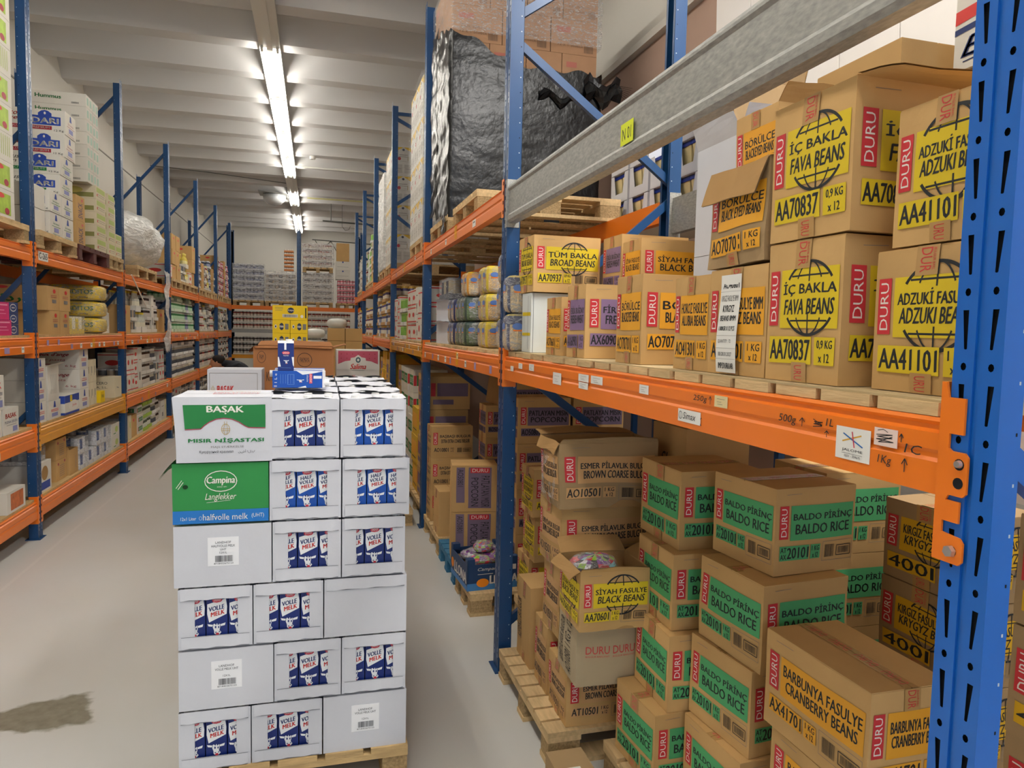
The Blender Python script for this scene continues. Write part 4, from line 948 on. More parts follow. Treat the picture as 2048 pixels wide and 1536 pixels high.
# tan carton and white bags on the far pallets
pallet('pallet under the tan cartons beyond the rose carton',.0,8.3,.8,.75,0,'x',5,group='aisle pallets')
for k in range(5): o_=carton('plain tan carton beyond the rose cartons, %s layer'%ORD[k],.39,.36,.325,(.34,8.7,.144+.327*k),0,CARD,{'-y':[('l',[(.5,0),(.5,1)],.008,SEAM),('l',[(0,.55),(1,.55)],.004,SEAM)]} if k==4 else None,group='tan cartons in the aisle')
WB=M('white_plastic_bag','#e6e6de',.4,var=.05,bump=.4,bscale=20)
g0=None
pallet('pallet under the white bags in the far aisle',-.15,9.3,.6,.7,0,'x',5,group='aisle pallets')
for k in range(13):
    for c in range(2):
        lab='white plastic bag in the far aisle pile, %s layer, %s side'%(ORD[k],('left','right')[c])
        if k==12 and c==0: continue
        if g0 is None:
            g0=thing('white_bag',lab,'bag',(.0,9.6,.144),0,'white bags in the far aisle'); gg=rounded(.262,.46,.128,lambda t,z:WB,14,8,2.8); gg.warp(lambda p:p+noise.noise_vector(p*9)*.005); gg.build('bag',g0,smooth=True)
        else: dup(g0,lab,(.0+.28*c+rnd.uniform(-.005,.005),9.6,.144+.136*k),rnd.uniform(-.02,.02),'white bags in the far aisle')
# crouching worker at the left shelves, mostly hidden by the cartons
DK=M('dark_jacket','#22242c',.8); SKN=M('skin','#c08a68',.6); HAIR=M('dark_hair','#1c1512',.8); JNS=M('dark_trousers','#2a2f3e',.85)
def person():
    r=thing('person','person in a dark jacket bending down beside the left rack, dark hair','person',(-1.22,12.6,0))
    def skin(pts,name,m):
        me=bpy.data.meshes.new(name); vs_=[p[:3] for p in pts]; me.from_pydata(vs_,[(p[4],i) for i,p in enumerate(pts) if p[4]>=0],[])
        o=bpy.data.objects.new(name,me); COL.objects.link(o); o.parent=r; me.materials.append(m)
        md=o.modifiers.new('skin','SKIN')
        for i,p in enumerate(pts): me.skin_vertices[0].data[i].radius=(p[3],p[3]*.9)
        me.skin_vertices[0].data[0].use_root=True
        o.modifiers.new('s','SUBSURF').levels=2; o.modifiers['s'].render_levels=2
        return o
    bpy.context.view_layer.update()
    me=bpy.data.meshes.new('x')
    P=[(.25,0,.86,.15,-1),(.12,0,.98,.15,0),(-.02,0,1.08,.165,1),(-.14,0,1.15,.14,2),(-.21,0,1.17,.06,3),(-.29,0,1.17,.075,4),
       (-.10,.17,1.10,.065,3),(-.20,.2,.86,.05,6),(-.34,.12,.68,.04,7),(-.42,.10,.62,.035,8),(-.10,-.17,1.10,.065,3),(-.22,-.2,.86,.05,10),(-.36,-.12,.70,.04,11),(-.44,-.10,.64,.035,12),
       (.24,.10,.80,.10,0),(.10,.12,.46,.075,14),(.20,.12,.09,.05,15),(.06,.13,.05,.045,16),(.24,-.10,.80,.10,0),(.10,-.12,.46,.075,18),(.20,-.12,.09,.05,19),(.06,-.13,.05,.045,20)]
    bm=bmesh.new(); lay=bm.verts.layers.skin.verify(); V_=[bm.verts.new(p[:3]) for p in P]
    for v,p in zip(V_,P): v[lay].radius=(p[3],p[3]*.92)
    V_[0][lay].use_root=True
    for i,p in enumerate(P):
        if p[4]>=0: bm.edges.new((V_[p[4]],V_[i]))
    me=bpy.data.meshes.new('body'); bm.to_mesh(me); bm.free(); me.materials.append(DK)
    o=bpy.data.objects.new('body',me); COL.objects.link(o); o.parent=r
    o.modifiers.new('skin','SKIN'); s=o.modifiers.new('sub','SUBSURF'); s.levels=2; s.render_levels=2
    g=rounded(.20,.16,.21,lambda t,z:SKN,16,10,2.2,(-.34,0,1.07)); g.cyl((-.43,0,1.16),(-.455,0,1.14),.016,.01,SKN,8); h=g.build('head',r,smooth=True)
    g=rounded(.215,.175,.17,lambda t,z:HAIR,16,10,2.2,(-.315,0,1.13)); g.build('hair',h,smooth=True)
    for s_ in (-1,1):
        g=G(); g.lathe((-.418,s_*.035,1.168),[(.001,0),(.010,.008),(.001,.016)],BLK,8); g.build('eye',h)
        g=rounded(.03,.015,.05,lambda t,z:SKN,8,6,2,(-.33,s_*.085,1.15)); g.build('ear',h)
        for f in range(5):
            a=Vector((-.43,s_*.10+(.018*(f-2)),.63-.0*f)); L_=(.06,.075,.08,.072,.055)[f]
            gg=G(); gg.cyl(a,a+Vector((-.02,0,-L_*.55)),.009,.0085,SKN,6); gg.cyl(a+Vector((-.02,0,-L_*.55)),a+Vector((-.01,0,-L_)),.0085,.006,SKN,6); gg.build('finger',r)
person()
pk=M('pink_plastic','#e8a8b4',.4,var=.05)
carton('pale pink plastic-wrapped carton standing beside the bending worker',.30,.30,.56,(-.62,12.9,.752),0,pk,None,group=None,name='pink_pack')
carton('plain brown carton under the pink pack beside the worker',.34,.34,.75,(-.62,12.9,0),0,CARD,None,group=None)
# ---------------------------------------------------------------- right rack, nearest bay, middle shelf
RB='bean cartons on the nearest right middle shelf'
Z1=1.675
K=dict(group=RB)
dbox('fava bean carton with yellow panel at the right, lower of two',.97,1.148,Z1,.33,.225,.293,YEL,'İÇ BAKLA','FAVA BEANS','AA70837','0,9 KG',rz=1,**K)
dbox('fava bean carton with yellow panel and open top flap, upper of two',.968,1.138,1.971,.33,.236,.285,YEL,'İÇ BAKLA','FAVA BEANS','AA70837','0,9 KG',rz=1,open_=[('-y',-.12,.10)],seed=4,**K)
dbox('adzuki bean carton beside the bright blue post, lower of two',1.0,.868,Z1,.33,.228,.252,YEL,'ADZUKİ FASULYE','ADZUKI BEANS','AA41101',rz=0,seed=2,corners=None,**K) if False else dbox('adzuki bean carton beside the bright blue post, lower of two',1.0,.868,Z1,.33,.228,.252,YEL,'ADZUKİ FASULYE','ADZUKI BEANS','AA41101',seed=2,**K)
dbox('adzuki bean carton beside the bright blue post, upper of two',1.0,.858,1.930,.33,.205,.240,YEL,'ADZUKİ FASULYE','ADZUKI BEANS','AA41101',seed=6,**K)
kb=dbox('carton with a long white import slip pasted over its orange panel',.97,1.382,Z1,.33,.237,.256,ORA,'KIRGIZ FASULYE 8MM','KYRGYZ BEANS','AO40601',globe=False,seed=7,**K)
g=G(); w_,d_,h_=.33,.237,.256
decal(g,(Vector((-.002,.06,.0)),Vector((0,-.085,0)),Vector((0,0,.235)),Vector((-1,0,0))),[('r',0,0,1,1,LBL),('t',.12,.86,.9,.93,'AO40601',BLK,{'b':.02}),('l',[(0,.83),(1,.83)],.0006,GREY_P),('t',.08,.73,.9,.79,'KIRGIZ FASULYE 8MM',BLK),('t',.2,.62,.75,.69,'KYRGYZ',BLK,{'b':.01}),('t',.12,.53,.88,.585,'BEANS 8MM',BLK,{'b':.01}),('t',.1,.43,.88,.475,'1.000GR X 12 PCS',BLK,{'b':.01}),('l',[(0,.38),(1,.38)],.0006,GREY_P),('t',.1,.30,.75,.34,'QUANTITY : 72',BLK),('l',[(0,.25),(1,.25)],.0006,GREY_P),('t',.15,.17,.82,.21,'BB:28.01.2027',BLK),('l',[(0,.14),(1,.14)],.0006,GREY_P),('t',.15,.04,.9,.10,'IMP:DURKAR',BLK,{'b':.01})],base=.009)
tess(g); g.xf(Matrix.Translation((-w_/2,0,0.005))); g.warp(lambda p:Vector((p.x-.004*math.sin(p.z*22),p.y-.1*(p.z-.12)*.12,p.z))); g.build('import_slip',kb)
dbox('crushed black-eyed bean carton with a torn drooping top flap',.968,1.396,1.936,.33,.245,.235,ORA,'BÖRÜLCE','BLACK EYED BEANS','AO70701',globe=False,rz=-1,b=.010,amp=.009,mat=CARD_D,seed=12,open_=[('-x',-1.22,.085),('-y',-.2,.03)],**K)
dbox('alubia bean carton left of the one with the white slip',.975,1.628,Z1,.33,.184,.25,ORA,'HOROZ FASULYE','ALUBIA BEANS','AO41301',globe=False,seed=8,**K)
dbox('black-eyed bean carton showing two sides at the shelf edge',.97,2.012,Z1,.33,.19,.28,ORA,'BÖRÜLCE','BLACKEYED BEANS','AO70701',globe=False,seed=9,**K)
dbox('carton with purple panels at the front of the bean shelf',.97,2.487,Z1,.33,.198,.278,PUR,'FİRİK BUĞDAY','FREEKEH WHEAT','AX60901',globe=False,seed=10,**K)
dbox('small black bean carton between the white and the purple-panelled cartons',.97,2.757,Z1,.20,.19,.242,ORA,'SİYAH FASULYE','BLACK BEANS','AO70601',globe=False,seed=11,**K)
dbox('broad bean carton resting on the white carton near the post',.97,3.16,1.957,.33,.225,.262,YEL,'TÜM BAKLA','BROAD BEANS','AA70937','0,9 KG',rz=1,seed=13,**K)
carton('plain white carton with yellow tape under the broad bean carton',.33,.145,.278,(1.135,3.255,Z1),0,M('cool_white_carton','#d7dcd9',.6),{'-x':[('r',.1,.62,.95,.68,YEL),('r',.1,.28,.95,.33,YEL),('l',[(.75,.05),(.72,.95)],.002,BLK),('l',[(.35,.35),(.35,.6)],.003,GREY_P)],'-y':[('l',[(.03,0),(.03,1)],.002,WHT_S)]},n=6,fn=crumple(.33,.145,.278,.004,.002,3),group=None)
dbox('plain rear carton carrying the purple-panelled one, back row of bean shelf',1.315,2.955,Z1,.33,.21,.27,PUR,'FİRİK BUĞDAY','FREEKEH WHEAT','AX60901',globe=False,n=1,amp=0,b=0,**K)
dbox('purple-panelled carton in the back row behind the broad bean carton',1.315,2.955,1.947,.33,.21,.268,PUR,'FİRİK BUĞDAY','FREEKEH WHEAT','AX60901',globe=False,seed=14,**K)
dbox('rear carton carrying the black bean one, back row of bean shelf',1.31,2.725,Z1,.34,.19,.245,ORA,'SİYAH FASULYE','BLACK BEANS','AX70601',globe=False,n=1,amp=0,b=0,**K)
dbox('black bean carton in the back row above the small black bean carton',1.30,2.722,1.922,.36,.185,.246,ORA,'SİYAH FASULYE','BLACK BEANS','AX70601',globe=False,seed=15,**K)
for k in range(3):
    carton('brown carton standing behind the fava bean cartons, %s layer'%ORD[k],.24,.33,.297,(1.62,1.77,Z1+.299*k),0,CARD,{'-x':[('l',[(.5,.0),(.5,.12)],.01,TAPE)]} if k==2 else None,flaps=True,group=RB)
    carton('brown carton in the rear corner behind the adzuki cartons, %s layer'%ORD[k],.24,.29,.262,(1.742,1.40,Z1+.264*k),0,CARD,None,flaps=True,group=RB)
    dbox('rear black-eyed bean carton behind the crushed one, %s layer'%ORD[k],1.315,1.862,Z1+.263*k,.26,.215,.262,ORA,'BÖRÜLCE','BLACKEYED BEANS','AO70701',globe=False,n=1 if k<2 else 6,amp=0 if k<2 else .004,b=0,**(dict(K,open_=[('-y',1.0,.06),('+x',1.2,.06)]) if k==2 else K))
ech=[('p',[(0,.62),(.5,.70),(1,.78),(1,.98),(.5,.86),(0,.80)],TXT_R),('p',[(0,.48),(.5,.54),(1,.64),(1,.72),(.5,.62),(0,.56)],TXT_B),('t',.08,.16,.98,.42,'Echte',TXT_B,{'sh':.3,'b':.02}),('l',[(.1,.10),(.95,.16)],.003,TXT_B),('t',.5,.02,.9,.1,'Mild',TXT_B)]
ec2=[('t',.08,.72,.98,.95,'Echte',TXT_B,{'sh':.3,'b':.02}),('l',[(.1,.66),(.95,.72)],.003,TXT_B),('t',.1,.42,.85,.52,'KAPTEIN',GRN),('ring',.06,.47,.03,.06,.003,BLK),('l',[(.06,.36),(.8,.36)],.0016,GREY_P),('l',[(.06,.30),(.7,.30)],.0016,GREY_P)]
for k in range(3): carton('white cheese carton with red and navy stripes, %s from the bottom of its stack'%ORD[k],.26,.29,.19,(1.742,1.40,2.468+.192*k),0,WHT_W,{'-x':ech if k in(0,2) else ec2},group='striped white cartons')
for k in range(2): carton('tall white open tray carton behind the crushed bean carton, %s layer'%ORD[k],.30,.27,.38,(1.50,2.245,Z1+.382*k),0,WHT,None,group=RB,open_=[('-y',1.25,.10),('-x',1.2,.08)] if k else None)
for k in range(4): carton('brown carton in the rear row left of the white open trays, %s layer'%ORD[k],.30,.24,.262,(1.66,2.53,Z1+.264*k),0,CARD_D,{'-x':[('l',[(.15,.8),(.4,.8)],.004,TAPER),('l',[(.15,.6),(.35,.6)],.004,TAPER),('l',[(.15,.4),(.5,.4)],.006,TAPER)]} if k==3 else None,group=RB,open_=[('-y',1.3,.07),('+x',1.3,.08)] if k==3 else None)
# display trays with tubs on the shelf behind the rear posts
sh=thing('rear_shelf','white shelf behind the rear posts carrying display trays of tubs','shelf',(0,0,0))
G().box(1.93,3.32,2.44,2.5,5.25,2.46,WHT_W).build('plank',sh)
for y in (3.34,5.2): 
    for x in (1.94,2.46): G().box(x,y,0,x+.04,y+.04,2.44,BLUE_ST).build('post',sh)
TBL=M('tub_navy','#21358c',.35); TBC=M('tub_cream','#d9c998',.5)
def tubtray(label,loc,group):
    r=thing('tub_tray',label,'tray',loc,0,group); w,d,h=.3,.27,.19
    g=G(); g.box(-w/2,-d/2,0,w/2,d/2,.004,WHT)
    g.add([(-w/2,d/2,0),(-w/2,-d/2,0),(-w/2,-d/2,h),(-w/2,-d/2+.05,h),(-w/2,-d/2+.08,.06),(-w/2,d/2-.08,.06),(-w/2,d/2-.05,h),(-w/2,d/2,h)],[tuple(range(8))],WHT)
    g.add([(-w/2,-d/2,0),(w/2,-d/2,0),(w/2,-d/2,h),(-w/2,-d/2,h)],[(0,1,2,3)],WHT); g.add([(-w/2,d/2,0),(w/2,d/2,0),(w/2,d/2,h),(-w/2,d/2,h)],[(3,2,1,0)],WHT); g.build('tray',r)
    for i in range(2):
        for j in range(2):
            t=G(); c=(-.07+.14*i,-.062+.124*j,.004); t.hexa([(c[0]-.04,c[1]-.036,c[2]),(c[0]+.04,c[1]-.036,c[2]),(c[0]+.04,c[1]+.036,c[2]),(c[0]-.04,c[1]+.036,c[2]),(c[0]-.06,c[1]-.055,.165),(c[0]+.06,c[1]-.055,.165),(c[0]+.06,c[1]+.055,.165),(c[0]-.06,c[1]+.055,.165)],TBC)
            t.box(c[0]-.065,c[1]-.060,.165,c[0]+.065,c[1]+.060,.185,TBL); t.build('tub',r)
    return r
tp=None; n_=0
for c,(x,y) in enumerate(((2.12,3.58),(2.12,3.90),(2.12,4.20),(2.12,4.50))):
    for k in range(3 if c!=1 else 2):
        lb='white display tray of navy-lidded tubs, %s layer, %s stack from the right'%(ORD[k],ORD[c])
        if tp is None: tp=tubtray(lb,(x,y,2.46),'tub trays behind the rear posts')
        else: dup(tp,lb,(x,y,2.46+.193*k),0,'tub trays behind the rear posts')
# ---------------------------------------------------------------- right rack, nearest bay, floor level
pallet('long bare-fronted pallet holding the brown bulgur cartons beside the aisle',.915,2.63,1.05,.80,0,'x',8,group=None)
pallet('pallet under the rice cartons in the right foreground',1.12,1.30,1.05,1.24,0,'x',8,group=None)
FB='cartons stacked on the floor of the nearest right bay'; K=dict(group=FB)
def bulg(label,*a,**k): return dbox(label,*a,M('tan_panel','#d6a276',.7),'ESMER PİLAVLIK BULGUR','BROWN COARSE BULGUR',k.pop('code','AO10501'),globe=False,codep=None,**k)
_d=duru
def duru(*a,**k):
    return _d(*a,**k)
def bb(label,xf,yn,zb,w,d,h,code='AO10501',**k):
    return dbox(label,xf,yn,zb,w,d,h,M('tan_panel','#c99d6a',.7),'ESMER PİLAVLIK BULGUR','BROWN COARSE BULGUR',code,globe=False,**k)
bb('brown bulgur carton standing lowest at the pallet corner',1.0,2.655,.144,.34,.232,.24,'AT10501',amp=.004,seed=21,group=FB)
GB=[('t',.10,.50,.36,.62,'DURU',TAPER),('t',.40,.50,.66,.62,'DURU',TAPER),('t',.70,.50,.96,.62,'DURU',TAPER),('t',.10,.45,.36,.475,'BULGUR BAKLIYAT',TAPER),('t',.40,.45,.66,.475,'BULGUR BAKLIYAT',TAPER)]
carton('greyish upside-down carton with three red prints, second above the pallet corner',.36,.235,.262,corner((.985,2.515),.36,.235,math.radians(-2))+(.386,),math.radians(-2),M('greyish_cardboard','#b3a183',.8,bump=.15),{'-y':GB,'-x':[('t',.5,.1,.78,.9,'AO10501 1 KG x 12',BLK,{'r':90}),('t',.15,.15,.40,.85,'ESMER PILAVLIK BULGUR',BLK,{'r':90})]},n=8,fn=crumple(.36,.235,.262,.012,.006,33),group=FB)
dbox('opened black bean carton holding a shiny bag of sweets',.955,2.425,.650,.283,.25,.225,YEL,'SİYAH FASULYE','BLACK BEANS','AA70601',rz=-2,amp=.007,b=.008,seed=22,open_=[('-x',-.6,.05),('+y',.55,.09),('+x',.5,.09),('-y',.95,.02)],group=FB)
SW=[M('foil_silver','#c9c9cf',.2,metal=.6,bump=.8,bscale=60),M('foil_black','#2a2430',.25,bump=.8,bscale=60),M('sweet_red','#c0353f',.4),M('sweet_green','#8fb83c',.4),M('sweet_cyan','#8ecbd6',.4),M('purple_foil','#6f2a86',.3,bump=.6,bscale=50)]
def sweets(label,loc,w,d,h,mats,seed,rz=0):
    r=thing('sweets_bag',label,'sweets bag',loc,rz); rr=random.Random(seed)
    g=rounded(w,d,h,lambda t,z:rr.choice(mats),18,10,2.4); g.warp(lambda p:p+noise.noise_vector(p*22+Vector((seed,0,0)))*.012); g.build('bag',r,smooth=False)
    g=rounded(w*1.05,d*1.05,h*1.04,lambda t,z:FILM2,14,8,2.4); g.warp(lambda p:p+noise.noise_vector(p*20)*.01); g.build('film',r); return r
sweets('shiny bag of sweets lying in the opened black bean carton',(1.06,2.56,.80),.20,.15,.10,SW,5,.2)
bb('brown bulgur carton behind the pallet corner, bottom at the aisle',1.005,2.925,.144,.30,.19,.31,seed=23,amp=.004,rz=-1,group=FB)
dbox('narrow carton standing at the far end of the aisle-side pallet',.998,3.17,.144,.26,.22,.40,CARD,'','','',seed=24,globe=False,group=FB) if False else carton('narrow tall brown carton at the far end of the bulgur pallet',.26,.22,.40,(1.13,3.285,.144),0,CARD,{'-x':tape_items(x=.55)+[('t',.08,.25,.4,.75,'KEPEKLI BULGUR',BLK,{'r':90})]},n=6,fn=crumple(.26,.22,.4,.004,.003,8),group=FB)
bb('brown bulgur carton above the bottom one, half hidden by the opened carton',1.01,2.80,.456,.34,.22,.305,seed=25,amp=.004,group=FB)
bb('wide brown bulgur carton under the crushed taped one',1.0,2.775,.763,.43,.275,.275,seed=26,amp=.006,b=.01,rz=1,longface=None,group=FB)
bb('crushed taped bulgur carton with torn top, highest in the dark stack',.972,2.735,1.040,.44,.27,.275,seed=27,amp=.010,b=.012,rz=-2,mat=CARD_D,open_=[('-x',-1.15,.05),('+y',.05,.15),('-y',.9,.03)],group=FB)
tg=[o for o in bpy.data.objects if o.get('label','').startswith('crushed taped bulgur')][0]
g=G(); g.add([Vector((-.224,.10-.02*i,.03+.035*j+.006*math.sin(i*2.3+j))) for j in range(6) for i in range(11)],[(j*11+i,j*11+i+1,(j+1)*11+i+1,(j+1)*11+i) for j in range(5) for i in range(10)],FILM2); g.warp(lambda p:p+Vector((-.006,0,0))+noise.noise_vector(p*30)*.008); g.build('clear_tape',tg)
carton('tall tan carton with black script writing behind the rice stack',.30,.30,.40,(1.64,2.78,.98),0,CARD,{'-x':[('t',.25,.45,.95,.70,'Slowy',BLK,{'sh':.4})],'-y':[('t',.1,.45,.8,.70,'Slowy',BLK,{'sh':.4})]},group=None)
for k in range(3): carton('plain carton under the tall script-lettered one, %s layer'%ORD[k],.32,.30,.277,(1.64,2.78,.144+.278*k),0,CARD,None,group=FB)
for k in range(5):
    for c,x in enumerate((1.62,)):
        pass
def rice(label,xf,yn,zb,w,d,h,rz=0,lf=None,**k):
    return dbox(label,xf,yn,zb,w,d,h,GRN,'BALDO PİRİNÇ','BALDO RICE','20101',globe=False,rz=rz,at=('AT','AX'),longface=lf,group='rice cartons in the right foreground',**k)
rice('rice carton topmost in the left rice stack',1.281,2.287,.985,.33,.318,.290,0,seed=31)
rice('rice carton second from the top, left rice stack',1.238,2.243,.705,.33,.290,.279,-1,seed=32)
rice('rice carton third from the top, left rice stack',1.212,2.203,.424,.33,.275,.280,-1,seed=33,amp=.003)
rice('rice carton at the bottom of the left rice stack',1.163,2.195,.144,.33,.292,.278,3,seed=34)
rice('rice carton topmost in the right rice stack, two labels facing out',1.404,1.905,1.008,.325,.312,.282,5,'both',seed=35,tape=False)
rice('rice carton second from the top, right rice stack, sagging top',1.330,1.845,.722,.33,.325,.284,4,'both',seed=36,amp=.005,b=.008,tape=False)
rice('rice carton third from the top, right rice stack',1.322,1.872,.436,.33,.315,.284,6,'both',seed=37,tape=False)
rice('rice carton at the bottom of the right rice stack',1.285,1.86,.144,.33,.315,.290,3,'both',seed=38,tape=False)
for k in range(4):
    rice('rice carton in the stack behind, %s layer from the pallet'%ORD[k],1.775,2.13,.144+.28*k,.33,.30,.278,0,seed=40+k,n=1,amp=0,b=0) if k<3 else rice('rice carton topmost in the stack behind the right rice stack',1.775,2.13,.984,.33,.30,.30,0,seed=45)
crb=dbox('cranberry bean carton tilted in front of the rice stacks, orange panel',1.318,1.385,.615,.25,.405,.285,ORA,'BARBUNYA FASULYE','CRANBERRY BEANS','AX41701',globe=False,seed=46,longface='-x',rz=1,at=None,group=None)
crb.rotation_euler=(math.radians(0),math.radians(0),math.radians(1))
for k in range(2): dbox('carton under the tilted cranberry bean carton, %s from the pallet'%ORD[k],1.30+.02*k,1.36,.144+.235*k,.27,.40,.233,ORA,'BARBUNYA FASULYE','CRANBERRY BEANS','AO40301',globe=False,seed=47+k,longface='-x',group=FB)
KY=M('dull_yellow_print','#d8a91c',.65)
def kir(label,xf,yn,zb,w,d,h,**k): return dbox(label,xf,yn,zb,w,d,h,KY,'KIRGIZ FASULYE 8mm','KRYGYZ BEANS','400I','1 KG',mat=CARD_D,amp=.004,group='kyrgyz bean cartons behind the blue post',**k)
pallet('pallet under the bean cartons behind the bright blue post',1.62,.84,.9,.42,0,'x',4,group=None) if False else None
for k in range(4): kir('kyrgyz bean carton left of the bright blue post, %s layer from the floor'%ORD[k],1.905,1.655,.146+.272*k,.30,.33,.270,seed=50+k,n=6)
for k in range(5): kir('kyrgyz bean carton seen right of the bright blue post, %s layer from the floor'%ORD[k],1.635,.93,.004+.272*k,.25,.36,.269,seed=60+k,n=6)
kw_=thing('cardboard_piece','flattened cardboard with a torn delivery note lying before the bulgur pallet','cardboard',(1.13,2.30,.0),math.radians(0))
# low box in front of the pallet: open-ended carton with sticker
G().box(-.13,-.02,0,.02,.25,.10,CARD_D).build('folded_carton',kw_); g=G(); g.box(-.105,.03,.1003,-.03,.13,.1010,LBL); g.build('delivery_note',kw_); g=G(); decal(g,(Vector((-.105,.03,.101)),Vector((.075,0,0)),Vector((0,.10,0)),Vector((0,0,1))),[('bar',.1,.55,.8,.85,BLK),('l',[(.1,.3),(.8,.3)],.002,GREY_P)]); g.build('print',kw_)
kw_.location=(1.02,2.33,.0)
# ---------------------------------------------------------------- right rack, second bay, floor level
pallet('worn pallet end carrying the fruit crate, second right bay',.93,4.20,1.0,.50,0,'x',5,group=None)
pallet('blue painted pallet under the popcorn cartons, second right bay',.935,4.78,1.0,.62,0,'x',5,mat=BLUEPAL,chip=BLUEPAL,group=None)
pallet('pallet under the wheat cartons just beyond the blue post',1.20,3.86,.95,.30,0,'x',3,group=None)
pallet('farthest pallet of the second right bay, under the coarse bulgur cartons',.935,5.44,1.0,.76,0,'x',6,group=None)
F2='cartons on the floor of the second right bay'
kb_=[('r',.36,.08,.86,.96,M('dull_purple','#7b6a80',.7)),('t',.64,.10,.82,.78,'PATLAYAN MISIR',BLK,{'r':-90}),('t',.42,.12,.58,.74,'POPCORN',BLK,{'r':-90}),('r',.40,.84,.82,.95,RED),('t',.44,.86,.78,.93,'DURU',WHP),('r',.10,.20,.28,.96,MC['dull_purple']),('t',.13,.55,.25,.92,'AO50801',BLK,{'r':-90})]
for k in range(2): carton('popcorn carton standing on end at the aisle, %s'%('upper of two' if k else 'lower of two'),.33,.24,.335,(1.12,5.02,.144+.337*k),math.radians(-8),CARD,{'-y':kb_},n=6,fn=crumple(.33,.24,.335,.004,.003,k+3),flaps=True,group=F2)
carton('plain brown carton left of the popcorn cartons on the farthest pallet',.22,.26,.36,(1.055,5.60,.144),0,CARD,{'-x':tape_items()},n=4,fn=crumple(.22,.26,.36,.004,.003,5),flaps=True,group=F2)
for k in range(3): dbox('extra coarse bulgur carton near the second post, %s layer'%ORD[k],.955,5.955,.144+.272*k,.36,.225,.27,CARD,'BAŞBAŞI BULGUR','EXTRA EXTRA COARSE BULGUR','AO10801',globe=False,seed=70+k,n=5,group=F2)
PP=M('dull_purple2','#75657c',.7)
def pop(label,xf,yn,zb,w,d,h,**k): return dbox(label,xf,yn,zb,w,d,h,PP,'PATLAYAN MISIR','POPCORN','AO50801',globe=False,n=1,amp=0,b=0,group=F2,**k)
for k in range(5): pop('popcorn carton in the tall stack right of the popcorn pair, %s layer'%ORD[k],1.31,4.82,.144+.255*k,.34,.22,.253)
for k in range(4): pop('popcorn carton in the dark middle stack, %s layer'%ORD[k],1.16,5.36 if 0 else 5.40+.0,.144+.26*k if 0 else .51+.0,.1,.1,.1) if False else None
for k in range(4): pop('popcorn carton behind the brown carton, second right bay, %s layer'%ORD[k],1.32,5.50,.144+.26*k,.34,.24,.258)
lean=carton('bundle of flattened cartons leaning in the second right bay',.06,.55,.62,(1.50,5.60,1.19),0,CARD_IN,None,fn=crumple(.06,.55,.62,0,0,0,lean=(.12,0)),group=None)
lean.location=(1.44,5.62,1.184)
for k in range(4):
    for c,x in enumerate((1.22,1.60)):
        pop('dark popcorn carton behind the nearest blue post, %s layer, %s column'%(ORD[k],('left','right')[c]),x+.05,4.40,.146+.30*k,.36,.29,.298)
kb3='AX60701'
for k,(x,y,z,hh) in enumerate(((1.237,3.985,.144,.272),(1.245,3.905,.418,.272),(1.226,3.895,.692,.28))):
    dbox('wheat carton with yellow panel just beyond the nearest blue post, %s'%('lowest','middle one','topmost')[k],x,y,z,.36,.24,hh,YEL,'KARABUĞDAY','BUCKWHEAT','AX60701',seed=80+k,amp=.005 if k==2 else .002,n=6,mat=CARD if k==2 else None,group=F2)
# fruit crate with sweets
cr=thing('fruit_crate','navy cardboard fruit crate full of purple sweets bags at the aisle','crate',(.92,4.255,.144),math.radians(4)); NB=M('crate_navy','#1d3c66',.5); NL=M('crate_sky','#3f7fc0',.5)
g=G(); wq,dq,hq=.34,.40,.20
g.box(0,0,0,wq,dq,.006,NB); g.box(0,0,0,wq,.006,hq*.82,NB); g.box(0,dq-.006,0,wq,dq,hq*.82,NB); g.box(0,0,0,.006,dq,hq*.82,NB); g.box(wq-.006,0,0,wq,dq,hq*.82,NB)
g.build('crate_body',cr)
for (a,b) in ((0,0),(wq-.05,0),(0,dq-.05),(wq-.05,dq-.05)): G().box(a,b,.8*hq,a+.05,b+.05,hq,NB).build('corner_post',cr)
g=G(); its=[('r',0,0,1,.28,NL),('e',.30,.28,.12,.17,M('orange_fruit','#ee8e1c',.5)),('t',.44,.22,.98,.55,'LLONA',WHP,{'b':.02}),('t',.20,.72,.55,.88,'Campal',WHP,{'sh':.3}),('l',[(.2,.62),(.5,.62)],.003,WHP),('r',.66,.55,.82,.80,HOLE),('r',.83,.72,.95,.92,WHP)]
decal(g,(Vector((0,0,0)),Vector((wq,0,0)),Vector((0,0,hq*.82)),Vector((0,-1,0))),its); g.build('printed_label',cr)
g=G(); decal(g,(Vector((0,dq,0)),Vector((0,-dq,0)),Vector((0,0,hq*.82)),Vector((-1,0,0))),[('r',0,0,1,.2,NL),('e',.12,.5,.08,.2,MC['orange_fruit']),('t',.25,.25,.95,.68,'LLONA',WHP,{'b':.02})]); g.build('printed_label',cr)
for k,(x,y,z,s) in enumerate(((1.02,4.36,.275,1),(1.13,4.40,.28,2),(1.00,4.50,.275,3),(1.13,4.55,.275,4),(1.07,4.46,.335,6))):
    sweets('%s sweets bag in the navy fruit crate'%('purple front left','purple and green front right','violet rear left','silver rear right','topmost glossy')[k],(x,y,z),.16,.13,.06,[SW[5],SW[5],SW[3],SW[0],SW[2]] if k!=2 else [SW[5],SW[0]],s,.3*k)
G().box(.95,4.30,.151,1.22,4.62,.272,CARD_D).build('crate_filling',cr).matrix_parent_inverse=cr.matrix_world.inverted() if False else Matrix.Translation((-.92,-4.255,-.144))
